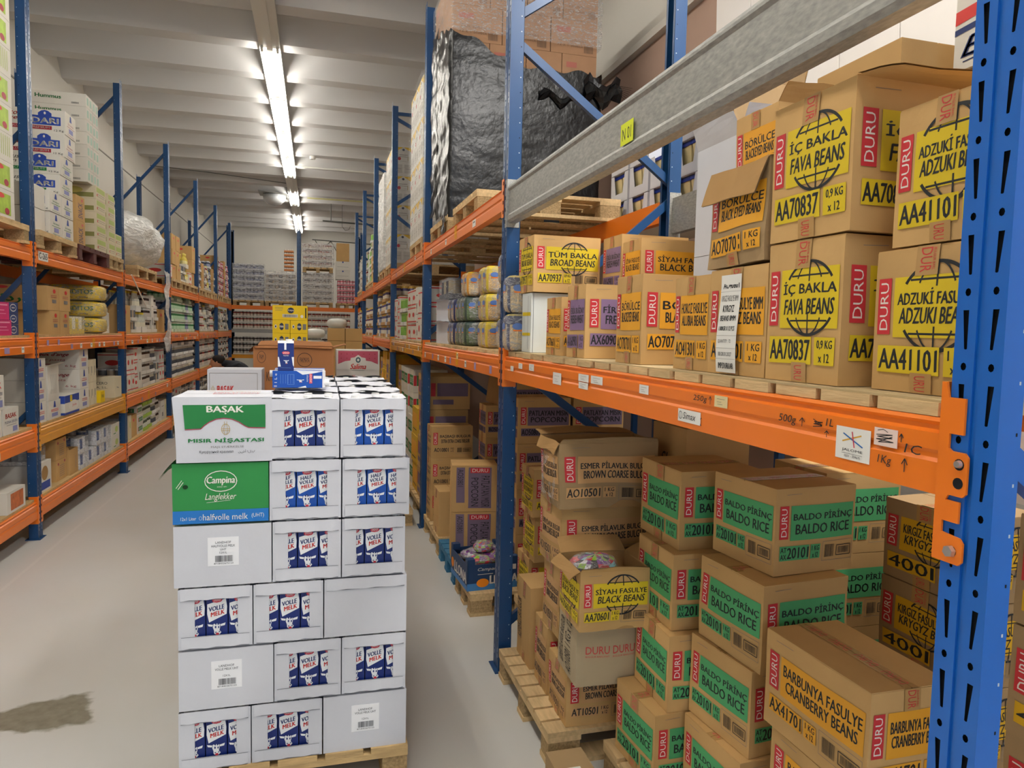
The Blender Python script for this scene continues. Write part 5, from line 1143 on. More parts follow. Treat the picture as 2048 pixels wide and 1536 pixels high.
# bags of beans etc on the middle shelf, second right bay
BP='packs of bagged beans, second right bay middle shelf'
NVb,YLb,GNb='#232c55','#c9b13a','#34463f'
pA=bean_pack('navy bean pack beside the white carton, lower one',.22,.105,.185,NVb,'#c9b48e','#d9c23a',(1.01,3.405,Z1),BP,2,1)
dup(pA,'navy bean pack beside the white carton, upper one',(1.01,3.405,Z1+.187),0,BP)
pB=bean_pack('navy bean pack left of the post, lowest of three',.30,.21,.178,NVb,'#b5a184','#d9c23a',(1.13,3.80,1.668),BP)
dup(pB,'navy bean pack left of the post, middle of three',(1.13,3.80,1.847),0,BP); dup(pB,'navy bean pack left of the post, topmost and nearest the beam',(1.13,3.78,2.026),0,BP)
pC=bean_pack('yellow bean pack column, lowest pack',.30,.24,.165,YLb,'#c7a878','#d9c23a',(1.13,4.26,1.668),BP)
dup(pC,'yellow bean pack column, middle pack',(1.13,4.26,1.834),0,BP); dup(pC,'yellow bean pack column, topmost pack',(1.13,4.26,2.0),0,BP)
pD=bean_pack('dark green bean pack in the wide column, lower pack',.30,.34,.17,GNb,'#5f7050','#2b3a36',(1.13,4.93,1.668),BP,3,3)
dup(pD,'dark green bean pack in the wide column, upper pack',(1.13,4.93,1.839),0,BP)
pE=bean_pack('yellow and orange bean pack on top of the dark green packs',.28,.22,.165,'#c58a2e','#c9b48e','#d9c23a',(1.13,4.86,2.01),BP)
pF=bean_pack('dark bean pack behind the green ones, lower pack',.30,.26,.17,NVb,'#b5a184','#2b2f4a',(1.13,5.30,1.668),BP)
dup(pF,'dark bean pack behind the green ones, upper pack',(1.13,5.30,1.839),0,BP)
for k in range(2):
    carton('white open-fronted tray carton under the dark cans, %s'%('upper one' if k else 'lower one'),.32,.44,.17,(1.15,5.70,1.668+.172*k),math.radians(3),WHT,None,n=4,fn=crumple(.32,.5,.17,.003,.004,5+k),open_=[('-x',.15,.04)],group='white trays second right bay')
tc_=tray_proto('film-wrapped tray of dark cans on the white tray cartons',.30,.42,.17,'#3a4150','#8a8d92',3,4,'#4a4f5c','can',True,(1.15,5.70,2.016),'#9c8f74')
carton('plain beige carton behind the topmost bean packs',.14,.2,.50,(1.36,4.25,1.668),0,WHT_W,None,group=None)
# ---------------------------------------------------------------- black wrapped load on the top beams
pallet('pallet carrying the black wrapped load on the top beams',.96,5.36,1.18,.84,2.502,'x',5,group=None)
pallet('empty pallet lying on the top beams before the black load',.96,4.35,.96,.80,2.502,'x',5,group=None)
LB=M('wrapped_brown_carton','#a98262',.8,var=.05); LBd=[('r',.12,.62,.42,.78,M('faded_red','#b06a5c',.7)),('t',.15,.35,.75,.45,'Zeit splitein',M('faded_ink','#7a6250',.8)),('t',.15,.22,.7,.31,'12 x 1 Stueck',MC['faded_ink']),('bar',.72,.08,.92,.30,MC['faded_ink'])]
z=2.646; lay=0
LG='brown cartons inside the black wrapped load'
for k,hh in enumerate((.26,.26,.26,.26,.26,.26,.26)):
    nx=3 if k%2 else 4; w=1.16/nx
    for i in range(nx):
        dpt=.78/2
        for j in range(2):
            if j==1 and k<4 and i<nx-1: continue
            o_=carton('brown carton in the wrapped load, %s layer, %s across, %s row'%(ORD[k],ORD[i],('front','rear')[j]),w-.006,dpt-.006,hh-.002,(1.0+w*(i+.5)-.02,5.40+dpt*(j+.5),z),0,LB,{'-y':LBd} if j==0 and k>=3 else ({'-x':LBd} if i==0 and k>=3 else None),group=LG)
            if k<3: hide_in_rest(o_)
    z+=hh
def wrapfilm(name,label,x0,x1,y0,y1,z0,ztop,mat,seed,amp=.014,nz=46,nxy=40,sag=None,calm=1):
    g=G(); per=[]; n=nxy
    for i in range(n+1): per.append((x0,y1+(y0-y1)*i/n))
    for i in range(1,n+1): per.append((x0+(x1-x0)*i/n,y0))
    for i in range(1,n//2+1): per.append((x1,y0+(y1-y0)*i/(n//2)))
    P=[];s=len(per)
    for j in range(nz+1):
        for k,(x,y) in enumerate(per):
            zt=ztop(x,y); z=z0+(sag(x,y) if sag else 0)+(zt-z0)*j/nz
            p=Vector((x,y,z)); cx,cy=(x0+x1)/2,(y0+y1)/2; N=Vector((-1 if x==x0 else (1 if x==x1 else 0),-1 if y==y0 else 0,0)); N=N.normalized() if N.length else N
            cm=calm if y==y0 else 1
            a=cm*noise.noise(Vector((p.x*5+seed,p.y*5,p.z*9)))*amp+noise.noise(Vector((p.x*16+p.z*10,p.y*16+seed,p.z*26)))*amp*.45+abs(noise.noise(Vector((p.x*3,p.y*3+p.z*6,p.z*4+seed))))*amp*1.2
            a*=cm; P.append(p+N*(a+.004)+Vector((0,0,noise.noise(p*7)*.006)))
    fs=[(j*s+i,j*s+i+1,(j+1)*s+i+1,(j+1)*s+i) for j in range(nz) for i in range(s-1)]
    g.add(P,fs,mat); o=g.build(name,smooth=True); tag(o,label,'stretch film'); return o
BLKF=M('black_stretch_film','#0a0c0f',.27,spec=.45,bump=.25,bscale=30)
def zt(x,y):
    if y<=5.365: 
        t=(x-.97)/.45; base=3.985-.19*min(1,max(0,t)); return base-(.03 if x>1.4 else 0)+.02*math.sin(x*23)
    return 3.985+.12*(y-5.36)+.015*math.sin(y*30) if x<1.2 else 3.79
wrapfilm('black_film','torn black stretch film around the tall load on the top beams',.965,2.165,5.362,6.20,2.60,zt,BLKF,3,.014,60,50,sag=lambda x,y:(.03 if x>1 else .05+.03*math.sin(y*9)+(.10 if y>5.9 else 0)),calm=.25)
wrapfilm('clear_film','clear stretch film over the brown cartons above the black film',.972,2.158,5.370,6.20,4.0,lambda x,y:4.47,FILM2,9,.006,16,40)
g=G()
for k,(a,b,w_,l_) in enumerate(((2.02,3.66,.17,.30),(1.65,3.60,.10,.35),(.955,2.63,.05,.20))):
    n=8; P=[]
    for i in range(n+1):
        for j in range(5):
            t=i/n; P.append(Vector((a+l_*t if k<2 else a-.01,5.345-.03*math.sin(j*1.4)-.02*(k==0) if k<2 else 5.40+.05*t+.03*j, (b+w_*(j/4-.5)*(1+.25*math.sin(i*1.9)) +.04*math.sin(i*1.1)) if k<2 else b-.20*t+.01*j)))
    g.add([p+noise.noise_vector(p*22)*.014 for p in P],[(i*5+j,i*5+j+1,(i+1)*5+j+1,(i+1)*5+j) for i in range(n) for j in range(4)],BLKF)
for i in range(7): g.cyl((2.31,5.33,3.66+.01*i),(2.36+.01*i,5.33,3.62+.016*i),.002,.001,BLKF,4,False)
tag(g.build('torn_film_strip',kind='stuff'),'ragged torn strips of black film hanging from the black load','stretch film')
# ---------------------------------------------------------------- loads on the top beams, farther right bays
def load(label,x0,y0,lx,ly,z,layers,hh,nx,ny,mat,faces,gname,base_y='x',film=True,detail=False,pm=None,fm=None,depth=1):
    pallet('pallet under the '+label,x0,y0,lx,ly,z,base_y,5,group='pallets on racks',detail=detail)
    z+=.146; w,d=lx/nx,ly/ny; proto={}
    for k in range(layers):
        for i in range(nx):
            for j in range(ny):
                if 0<i<nx and j>0 and i>=depth: continue
                key=k%2
                lb='%s, %s layer, %s row, %s column'%(gname,ORD[k],ORD[j],ORD[i])
                p_=(x0+w*(i+.5),y0+d*(j+.5),z)
                if i>1: 
                    collect('carton',proto[key],p_) if key in proto else None
                    continue
                if key not in proto: proto[key]=carton(lb,w-.006,d-.006,hh-.003,p_,0,mat[key],faces[key],group=label)
                else: dup(proto[key],lb,p_,0,label)
        z+=hh
    if film: wrapfilm('clear_film','clear film wrapped around the '+label,x0-.01,x0+lx+.01,y0-.01,y0+ly+.01,z-layers*hh,lambda x,y:z+.02,fm or FILM3,hash(label)%7,.012,14,18)
WY=M('powder_white','#e6e4dc',.5); YB_=M('carton_yellow_band','#edc325',.5)
fy=lambda:[('r',.02,.60,.98,.98,YB_),('p',[(.06,.60),(.5,.98),(.94,.60)],WY),('e',.5,.80,.06,.08,NV),('l',[(.3,.45),(.7,.45)],.006,GREY_P),('l',[(.3,.32),(.7,.32)],.004,GREY_P),('l',[(.72,.05),(.72,.35)],.006,GOLD),('e',.3,.18,.08,.12,RED)]
fw=lambda:[('r',.1,.2,.45,.8,M('faint_grey_print','#cfccc4',.6)),('r',.55,.2,.9,.8,MC['faint_grey_print']),('l',[(.15,.5),(.4,.5)],.004,GREY_P),('l',[(.6,.5),(.85,.5)],.004,GREY_P)]
load('tall white and yellow carton load beyond the black one',.96,6.72,1.10,.86,2.502,8,.185,4,3,(WY,WY),({'-x':fw(),'-y':fw()},{'-x':fy(),'-y':fy()}),'white carton of the near tall load')
load('second white and yellow carton load on the top beams',.96,9.40,1.10,.86,2.502,8,.185,4,3,(WY,WY),({'-x':fw(),'-y':fw()},{'-x':fy(),'-y':fy()}),'white carton of the second tall load')
load('milky wrapped load next to the second yellow-banded one',.96,10.4,1.10,.86,2.502,7,.19,3,2,(WY,WHT_W),({'-x':fw()},None),'white carton of the milky load',fm=FILMW)
# ---------------------------------------------------------------- left rack goods
def cl(label,xf,yn,zb,w,d,h,mat=None,faces=None,**k): return carton(label,w,d,h,(xf-w/2,yn+d/2,zb),k.pop('rz',0),mat or WHT_W,faces,**k)
BLU=M('emblem_blue','#2746a0',.5); CRM=M('cream_carton','#ded3b6',.7,rndv=.04); GL=M('pale_green_print','#b9c874',.6)
def dari(band,big=True,t1='cous',t2='ven'):
    return {'-y':[('t',.02,.68,.30,.82,t1,TXT_R if band is REDL else GREY_P,{'sh':.3,'b':.02}),('t',.02,.48,.24,.60,t2,TXT_R if band is REDL else GREY_P,{'sh':.3,'b':.02}),('r',-.0,.14,.76,.30,band),('t',.02,.17,.72,.27,'QUALITE PREMIUM',WHP,{'b':.01}),
      ('p',[(.36,.34),(.92,.34),(.92,.70),(.36,.74)],BLU),('p',[(.52,.70),(.52,.84),(.58,.94),(.64,.97),(.70,.94),(.76,.84),(.76,.70)],BLU),('t',.41,.41,.88,.64,'DARI',WHP,{'b':.03}),('e',.64,.84,.02,.06,WHP,8),('t',.80,.06,.97,.17,'12 Kg',BLK)],
      '+x':[('p',[(.40,.68),(.60,.68),(.55,.92),(.5,.96),(.45,.92)],BLU),('t',.25,.50,.75,.60,'Dari couscous',band),('l',[(.15,.42),(.85,.42)],.004,band),('r',.32,.16,.70,.36,M('pale_purple_print','#8f93c4',.6)),('t',.2,.05,.8,.11,'Couscous',band)]}
def putface(fs): return fs
P1='cartons on the top beams of the left rack, second bay'
pallet('pallet under the couscous cartons on the left top beams',-3.12,6.62,.98,.94,2.372,'x',5,group=None)
pallet('dark maroon plastic pallet on the left top beams',-3.12,7.62,.98,1.02,2.372,'x',6,mat=WOOD_BR,chip=WOOD_BR,group=None)
pallet('pallet at the end of the second left bay under pale green cartons',-3.12,8.68,.98,.56,2.372,'x',4,group=None)
pallet('pallet in the nearest left bay on the top beams',-3.12,5.2,.98,1.2,2.372,'x',7,group=None)
rows=[(6.95,2.518,.195,DGRN),(6.94,2.715,.175,DGRN),(7.19,2.892,.175,DGRN),(7.20,3.069,.175,DGRN),(7.31,3.246,.20,REDL),(7.33,3.448,.205,REDL)]
for k,(y,z,hh,bd_) in enumerate(rows):
    for c in range(2 if k<2 else 1):
        cl('white couscous carton with blue emblem on the left top beams, %s layer, %s'%(ORD[k],'near' if c==0 else 'far'),-2.17+.004*k,y+.305*c,z,.44,.30 if k<2 else (.34 if k<4 else .29),hh-.002,WHT_W,dari(bd_),group=P1)
if True:
    for k in range(2): cl('plain white carton filling under the couscous stack, %s layer'%ORD[k],-2.20,6.63,2.518+.19*k,.44,.30,.185,WHT_W,None,group=P1)
for k in range(2): cl('brown snack carton beside the couscous stack on the maroon pallet, %s'%('upper' if k else 'lower'),-2.18,7.68,2.518+.235*k,.40,.27,.233,CARD,{'+x':[('e',.7,.85,.1,.06,TAPER),('t',.25,.1,.75,.72,'SNACK',TXT_B,{'r':90})]},group=P1)
gf=[('r',.05,.1,.95,.45,M('olive_print','#8b8a4d',.6)),('e',.5,.62,.22,.25,M('olive_light','#c8c06a',.6))]
gx=[('r',.06,.55,.94,.92,GL),('l',[(.1,.4),(.9,.4)],.004,GREY_P),('e',.12,.3,.05,.1,TXT_R,8),('l',[(.1,.25),(.9,.25)],.003,GREY_P)]
for k in range(5):
    cl('pale green tea carton on the maroon pallet, %s layer'%ORD[k],-2.16,8.26,2.518+.132*k,.42,.34,.130,CRM,{'-y':gf,'+x':gx},group=P1)
    cl('pale green tea carton at the pallet gap, %s layer'%ORD[k],-2.16,8.70,2.518+.132*k,.42,.26,.130,CRM,{'-y':gf,'+x':gx},group=P1)
for k in range(2): cl('pale green carton at the end of the second left bay, %s layer'%ORD[k],-2.16,8.98,2.518+.132*k,.42,.26,.130,CRM,{'+x':gx},group=P1)
hx=[('r',.12,.2,.40,.8,M('hummus_print','#a9c9b8',.6)),('r',.6,.2,.88,.8,MC['hummus_print'])]; hy=[('t',.15,.45,.58,.75,'Hummus',DGRN,{'b':.02}),('bar',.75,.15,.88,.30,GREY_P)]
for k in range(7):
    for c in range(2): cl('flat white hummus carton in the tall left stack, %s layer, %s'%(ORD[k],('near','far')[c]),-2.19,8.10+.205*c,3.180+.122*k,.52,.20,.120,WHT_W,{'-y':hy,'+x':hx},group=P1)
for k in range(10): o_=cl('flat white hummus carton in the rear stack behind the couscous, %s layer'%ORD[k],-2.72,7.30,2.518+.14*k,.42,.40,.138,WHT_W,{'-y':hy,'+x':[('e',.3,.75,.1,.12,TXT_R),('t',.5,.4,.92,.6,'Hummus',DGRN)]},group=P1); (hide_in_rest(o_) if k<6 else 0)
bx=[('r',.10,.12,.80,.85,M('lime_picture','#a8c548',.5,var=.2,vscale=20)),('e',.3,.75,.18,.09,TXT_R),('e',.6,.25,.12,.12,REDL)]
for k in range(8):
    cl('white carton with lime picture on the nearest left top pallet, %s layer'%ORD[k],-2.16,5.84,2.518+.205*k,.42,.34,.203,WHT_W,{'+x':bx if k%3!=2 else [('l',[(.1+.1*i,.2),(.1+.1*i,.9)],.01,GL) for i in range(8)],'-y':bx},group='cartons on the nearest left top pallet')
for k in range(7): cl('white carton with red mark behind the upright, %s layer'%ORD[k],-2.62,6.20-.0,2.518+.2*k,.42,.19,.198,WHT_W,{'+x':[('e',.4,.8,.2,.08,TXT_R),('r',.1,.05,.9,.2,DGRN)]},group='cartons on the nearest left top pallet')
# second left bay, shelf with kraft cartons and yellow packs
P2='goods on the middle shelf of the second left bay'; zs=1.665
ar=[('e',.35,.90,.10,.06,TXT_R),('t',.15,.25,.75,.62,'الدرة',DGRN,{'b':.03})]; arx=[('e',.6,.80,.12,.09,TXT_R),('l',[(.3,.62),(.8,.62)],.004,REDL),('l',[(.3,.55),(.8,.55)],.004,REDL),('r',.4,.3,.75,.45,GREY_P)]
for c in range(2):
    cl('large kraft carton with green script, upper layer, %s'%('near' if c==0 else 'far'),-2.2-.0,6.93+.30*c,1.875,.52,.295,.208,CARD,{'-y':ar,'+x':arx},group=P2)
    cl('kraft carton with red emblem, lower layer, %s'%('near' if c==0 else 'far'),-2.2,6.98+.255*c,zs,.30,.25,.208,CARD,{'+x':arx},group=P2)
for k in range(2): cl('small kraft box with handle slots beside the upright, %s'%('upper' if k else 'lower'),-2.52,6.96,zs+.105*k,.22,.30,.103,CARD,{'-y':[('l',[(.1,.75),(.9,.7)],.004,BLK),('e',.35,.76,.04,.08,BLK,8),('e',.85,.76,.04,.08,BLK,8)]},group=P2)
YP=M('yellow_pack','#e6c613',.3,spec=.6); GYB=M('grey_band','#bdb9a8',.5)
yp=None
for k in range(3):
    lb='yellow shrink-wrapped pack lettered in dark green, %s of three'%('lowest','middle','topmost')[k]
    if yp is None:
        yp=thing('yellow_pack',lb,'pack',(-2.42,8.52,zs+.002),0,P2); g=rounded(.50,.34,.165,lambda t,z:YP if z>.25 else GYB,20,10,6); g.build('pack_body',yp,smooth=True)
        g=G(); decal(g,(Vector((-.23,-.1715,.02)),Vector((.46,0,0)),Vector((0,0,.14)),Vector((0,-1,0))),[('t',.15,.34,.9,.66,'SALADITOS',DGRN,{'b':.05}),('l',[(.3,.82),(.75,.82)],.004,GREY_P),('t',.3,.02,.8,.15,'6 uds. x 500g',BLK)],.0004); g.build('printed_label',yp)
        g=rounded(.52,.36,.166,lambda t,z:FILM2,16,8,5); g.build('film',yp)
    else: dup(yp,lb,(-2.42,8.52,zs+.002+.17*k),rnd.uniform(-.03,.03),P2)
t0=tray_proto('film-wrapped tray of small yellow tubs in front of the yellow packs',.24,.50,.17,'#dfc53c','#ece4c4',3,5,'#e3c52a','can',True,(-2.33,7.72,zs),'#f0ead0',P2)
for k in range(3): cl('tall narrow white carton at the end of the second left bay, %s'%ORD[k],-2.25-.02*k,8.74+.15*k,zs,.25,.145,.33-.05*k,WHT_W,None,group=P2)
# nearest left bay, middle shelf
MG=M('magenta_carton','#c92c6c',.5); TL=M('teal_carton','#3a93ae',.5); GC=M('green_picture_carton','#6fa848',.5,var=.2)
mfx=[('l',[(.1,.85),(.9,.85)],.01,M('pale_pink','#f0a5bf',.5)),('l',[(.2,.55),(.7,.55)],.006,MC['pale_pink']),('l',[(.2,.35),(.8,.35)],.004,MC['pale_pink'])]
P3='cartons on the nearest left middle shelf'
for c in range(2):
    cl('magenta carton in the nearest left bay, upper layer, %s'%('near' if c==0 else 'far'),-2.22,5.60+.30*c,1.782,.34,.295,.13,MG,{'+x':mfx,'-y':mfx},group=P3)
cl('magenta carton in the nearest left bay, lower layer at the post',-2.22,5.95,zs,.30,.28,.115,MG,{'+x':mfx,'-y':mfx},group=P3)
cl('teal carton with red oval label under the magenta carton',-2.22,5.55,zs,.34,.36,.115,TL,{'+x':[('e',.5,.55,.2,.12,TXT_R),('l',[(.3,.3),(.8,.3)],.005,WHP)],'-y':[('e',.5,.5,.2,.14,TXT_R),('l',[(.3,.3),(.8,.3)],.005,WHP)]},group=P3)
for k in range(3): cl('slim navy box with round white mark beside the post, %s layer'%ORD[k],-2.25,6.26,zs+.085*k,.25,.19,.083,M('slim_navy','#3a4a78',.5),{'+x':[('ring',.5,.5,.3,.32,.006,WHP),('l',[(.35,.5),(.65,.5)],.006,WHP)],'-y':[('ring',.5,.5,.2,.32,.006,WHP)]},group=P3)
# lower shelf (z .93), nearest and second bays
z3=.932
for k in range(3): cl('shaded couscous carton at the back of the nearest left lower shelf, %s layer'%ORD[k],-2.62,5.95,z3+.19*k,.5,.34,.188,WHT_W,dari(DGRN),group=P3)
bs=[('t',.15,.62,.85,.80,'BASAK',TXT_R,{'b':.02}),('t',.1,.42,.9,.52,'PUDRA SEKERI',TXT_B),('l',[(.2,.35),(.85,.35)],.003,GREY_P),('r',.6,.08,.9,.28,M('pale_purple_print','#8f93c4',.6))]
cl('white icing sugar carton at the lower shelf edge, nearest left bay',-2.19,5.95,z3,.26,.28,.195,WHT_W,{'+x':bs},group=P3)
cl('white sugar carton left of the icing sugar one, lower',-2.19,5.62,z3,.26,.30,.195,WHT_W,{'+x':bs},group=P3)
cl('white sugar carton left of the icing sugar one, upper',-2.19,5.66,z3+.197,.26,.32,.25,WHT_W,{'+x':bs},group=P3)
cx_=[('p',[(.40,.62),(.60,.62),(.55,.92),(.5,.97),(.45,.92)],BLU),('l',[(.2,.5),(.8,.5)],.005,TXT_R),('l',[(.2,.42),(.8,.42)],.005,TXT_R),('r',.25,.12,.75,.32,MC['pale_purple_print'])]
P4='cartons on the lower shelf of the second left bay'
for k in range(3): 
    cl('white couscous carton beside the upright on the lower shelf, %s layer'%ORD[k],-2.20,6.62,z3+.18*k,.30,.23,.178,WHT_W,{'+x':cx_},group=P4)
    cl('white angel hair pasta carton in the second left bay, %s layer'%ORD[k],-2.20,7.76,z3+.196*k,.62,.27,.194,WHT_W,{'+x':cx_,'-y':[('t',.25,.60,.85,.82,"Cheveux d'ange",REDL,{'sh':.3,'b':.02}),('t',.4,.38,.8,.52,'hair pasta',REDL,{'sh':.3}),('r',.4,.1,.68,.25,REDL),('t',.8,.08,.95,.22,'6 kg',REDL)]},group=P4)
cl('torn white wrapped carton with ragged top on the lower shelf',-2.20,6.90,z3,.34,.30,.16,WHT_W,{'+x':cx_},group=P4)
wt=cl('crumpled white bundle standing above the torn carton',-2.20,6.90,z3+.162,.30,.26,.30,WHT_W,{'+x':[('l',[(.2+.1*i,.2),(.2+.1*i,.75)],.003,GREY_P) for i in range(6)]},n=6,fn=crumple(.30,.26,.30,.008,.012,9),open_=[('+x',.4,.06),('-y',.3,.06)],group=P4)
cl('navy and white carton with yellow pack picture on the lower shelf',-2.18,7.25,z3,.36,.40,.175,WHT_W,{'+x':[('r',0,.62,1,1,BLU),('r',0,0,1,.12,BLU),('e',.6,.42,.35,.28,WHP),('t',.5,.35,.8,.5,'Jels',TXT_R),('r',.35,.65,.5,.98,YEL)],'-y':[('r',0,.6,1,1,BLU),('r',0,0,1,.12,BLU),('bar',.1,.25,.5,.45,BLK)]},group=P4)
for k in range(6): cl('slim cream carton in a pair row on the lower shelf, %s'%ORD[k],-2.22,8.06+.105*(k%3),z3+.235*(k//3),.30,.10,.232,CRM,{'+x':[('l',[(.3,.3),(.3,.7)],.01,GREY_P),('l',[(.6,.4),(.6,.7)],.01,BLK)]},group=P4)
cl('small yellow carton in front of the slim cream cartons',-2.19,8.40,z3,.2,.16,.12,YC,{'+x':[('t',.25,.4,.75,.7,'PAN',NV)]},group=P4)
cl('cream carton with small black lettering at the end of the lower shelf',-2.19,8.95,z3,.48,.30,.235,CRM,{'-y':[('t',.4,.65,.85,.78,'CONCERO',BLK),('t',.35,.45,.85,.58,'ESPAÑA, S.L.',BLK)],'+x':[('l',[(.3,.5),(.6,.45)],.01,GREY_P)]},group=P4)
# floor-level shelf
z4=.336; P5='goods on the floor-level shelf of the second left bay'
for k in range(2): cl('brown snack carton standing on the floor-level left shelf, %s'%('upper' if k else 'lower'),-2.24,7.18,z4+.192*k,.34,.28,.19,CARD,{'+x':[('e',.8,.85,.06,.07,REDL),('e',.2,.8,.06,.07,REDL)]+[('l',[(.3,.2+.1*i),(.75,.2+.1*i)],.004,GREY_P) for i in range(6)]},group=P5)
cl('narrow opened brown carton right of the brown snack cartons',-2.22,7.48,z4,.30,.24,.24,CARD,{'+x':[('l',[(.7,.2),(.7,.7)],.008,GREY_P)]},open_=[('-y',.9,.05)],group=P5)
fo=tray_proto('film tray of rounded foil tins stacked beside the upright',.34,.34,.11,'#a9abad','#c9cbce',2,2,'#e4e2de','can',True,(-2.42,6.78,z4+.26),'#c3c5c8',P5)
for k,(y,z) in enumerate(((6.80,.372),(6.80,.484))): dup(fo,'film tray of rounded foil tins, %s above the white carton'%ORD[k+1],(-2.42,y,z4+z),.1,P5)
cl('opened white carton with torn round cut-out by the upright',-2.21,6.62,z4,.42,.34,.255,WHT_W,{'+x':[('e',.55,.62,.22,.24,CARD_IN),('r',.1,.08,.9,.34,BLU)]},group=P5)
bb_=tray_proto('film-wrapped pack of blue and white jars on the floor-level shelf',.30,.26,.155,'#2b4f8f','#dfe3e8',3,3,'#dcdde0','can',True,(-2.36,7.88,z4),'#e9e9ee',P5)
for k,(y,z) in enumerate(((7.88,.157),(8.16,0),(8.44,0),(8.44,.157),(8.70,0),(8.70,.157))): dup(bb_,'film-wrapped pack of blue and white jars, %s along the floor-level shelf'%ORD[k+1],(-2.36,y,z4+z),0,P5)
for k in range(2): cl('white and green carton at the end of the floor-level shelf, %s'%('upper' if k else 'lower'),-2.22,8.93,z4+.148*k,.40,.32,.146,WHT_W,{'+x':[('e',.6,.5,.2,.25,GL),('l',[(.2,.2),(.5,.2)],.01,DGRN)]},group=P5)
cl('white carton with an orange picture at the near left shelf end',-2.19,5.98,z4-.0,.34,.34,.165,WHT_W,{'+x':[('r',.18,.12,.88,.88,M('orange_picture','#c96f3e',.5,var=.25,vscale=25))],'-y':[('t',.3,.3,.8,.6,'up',REDL)]},group='goods at the near end of the floor-level shelf')
for k in range(3): dup(fo,'film tray of foil tins in the nearest left bay, %s layer'%ORD[k],(-2.75,6.02,z4+.112*k),0,'goods at the near end of the floor-level shelf')
# film bubble on the third bay
pallet('pallet under the billowing plastic bag',-3.10,9.95,.95,1.15,2.372,'x',6,group=None)
r=thing('plastic_bag','big billowing milky plastic bag over the load in the third left bay','plastic bag',(-2.57,10.72,2.50))
g=rounded(.98,2.42,.72,lambda t,z:FILMW,40,26,2.3)
g.warp(lambda p:p*(1+.10*noise.noise(p*2.2))+noise.noise_vector(p*6)*.05+noise.noise_vector(p*17)*.018+Vector((0,0,.04))); g.build('film',r,smooth=True)
g=G(); P=[]
for i in range(15):
    for j in range(7): P.append(Vector((-2.13+.02*math.sin(j),11.55+.34*j/6+.03*math.sin(i*.9),2.56-.085*i))+noise.noise_vector(Vector((i*.5,j*.6,2)))*.05)
g.add(P,[(i*7+j,i*7+j+1,(i+1)*7+j+1,(i+1)*7+j) for i in range(14) for j in range(6)],FILMW); tag(g.build('hanging_film',smooth=True),'strip of clear film hanging down from the left top beam','stretch film')
for k in range(3): cl('brown carton standing behind the billowing bag, %s'%ORD[k],-3.14,9.45+.45*k,2.372,.2,.42,.90-.08*k,CARD,None,group='brown cartons behind the plastic bag')
wr=G(); wr.cyl((-2.11,9.46,2.36),(-2.09,10.15,1.98),.008,.008,WHP,6); tag(wr.build('white_stick'),'thin white plastic stick hanging off the left top beam','stick')
# generic filled shelves
PR={}
def proto(key):
    if key in PR: return PR[key]
    S={'darkjar':('tray of dark jars','#3a2c2c','#d9d9d6','#dedad2','jar','#c9c2b8'),'redjar':('tray of red jars','#8c2f2a','#d4d0c8','#e0dcd4','jar','#e6d9c9'),
       'greenjar':('tray of green jars','#3f7d4b','#dfe6d8','#cfe0c8','jar','#bfe0bd'),'whitejar':('tray of white-lidded jars','#b9b2a0','#efefec','#ecebe8','jar','#50545c'),
       'tin':('tray of tins','#6f7378','#c7c9cc','#d9d6ce','can','#b8a890'),'bottle':('tray of clear bottles','#c9cbbf','#e0c53c','#e4e1da','bottle','#e9e4cf'),
       'kraftjar':('kraft tray of jars','#5d5680','#d8b25c','#b98f5c','jar','#e4dccb'),'greencan':('white tray of lime tins','#86b85a','#b9d68e','#e3e2de','can','#7fae52'),
       'bluejar':('tray of navy jars','#333b55','#c9ccd4','#d9dade','jar','#8f97b5'),'yellowbottle':('pack of yellow bottles','#dfc85a','#e8d774','#e2dccb','bottle','#e9e0a0'),
       'limejar':('lime tray of jars','#4c5144','#c9cfc0','#a9c84f','jar','#d9dccf'),'pinkjar':('pink pack of jars','#c45a66','#e0c9cc','#d98a94','jar','#e6c4c8')}[key]
    dims={'jar':(.36,.27,.165),'can':(.36,.27,.15),'bottle':(.36,.27,.27)}[S[4]]
    r=tray_proto('spare '+S[0]+' proto',dims[0],dims[1],dims[2],S[1],S[2],4 if S[4]!='bottle' else 4,3,S[3],S[4],False,(0,0,-60),S[5])
    _labels.pop(r['label'],None); PR[key]=(r,dims,S[0]); return PR[key]
BOXM={'kraft':(CARD,'kraft carton'),'white':(WHT_W,'white carton'),'redwhite':(WHT_W,'white carton with red stripes'),'cream':(CRM,'cream carton'),'greenbox':(WHT_W,'white carton with green print'),'yellowbox':(M('yellow_bean_carton','#d9ae2c',.7),'yellow carton'),'kraftp':(CARD,'kraft carton with print')}
BP_={}
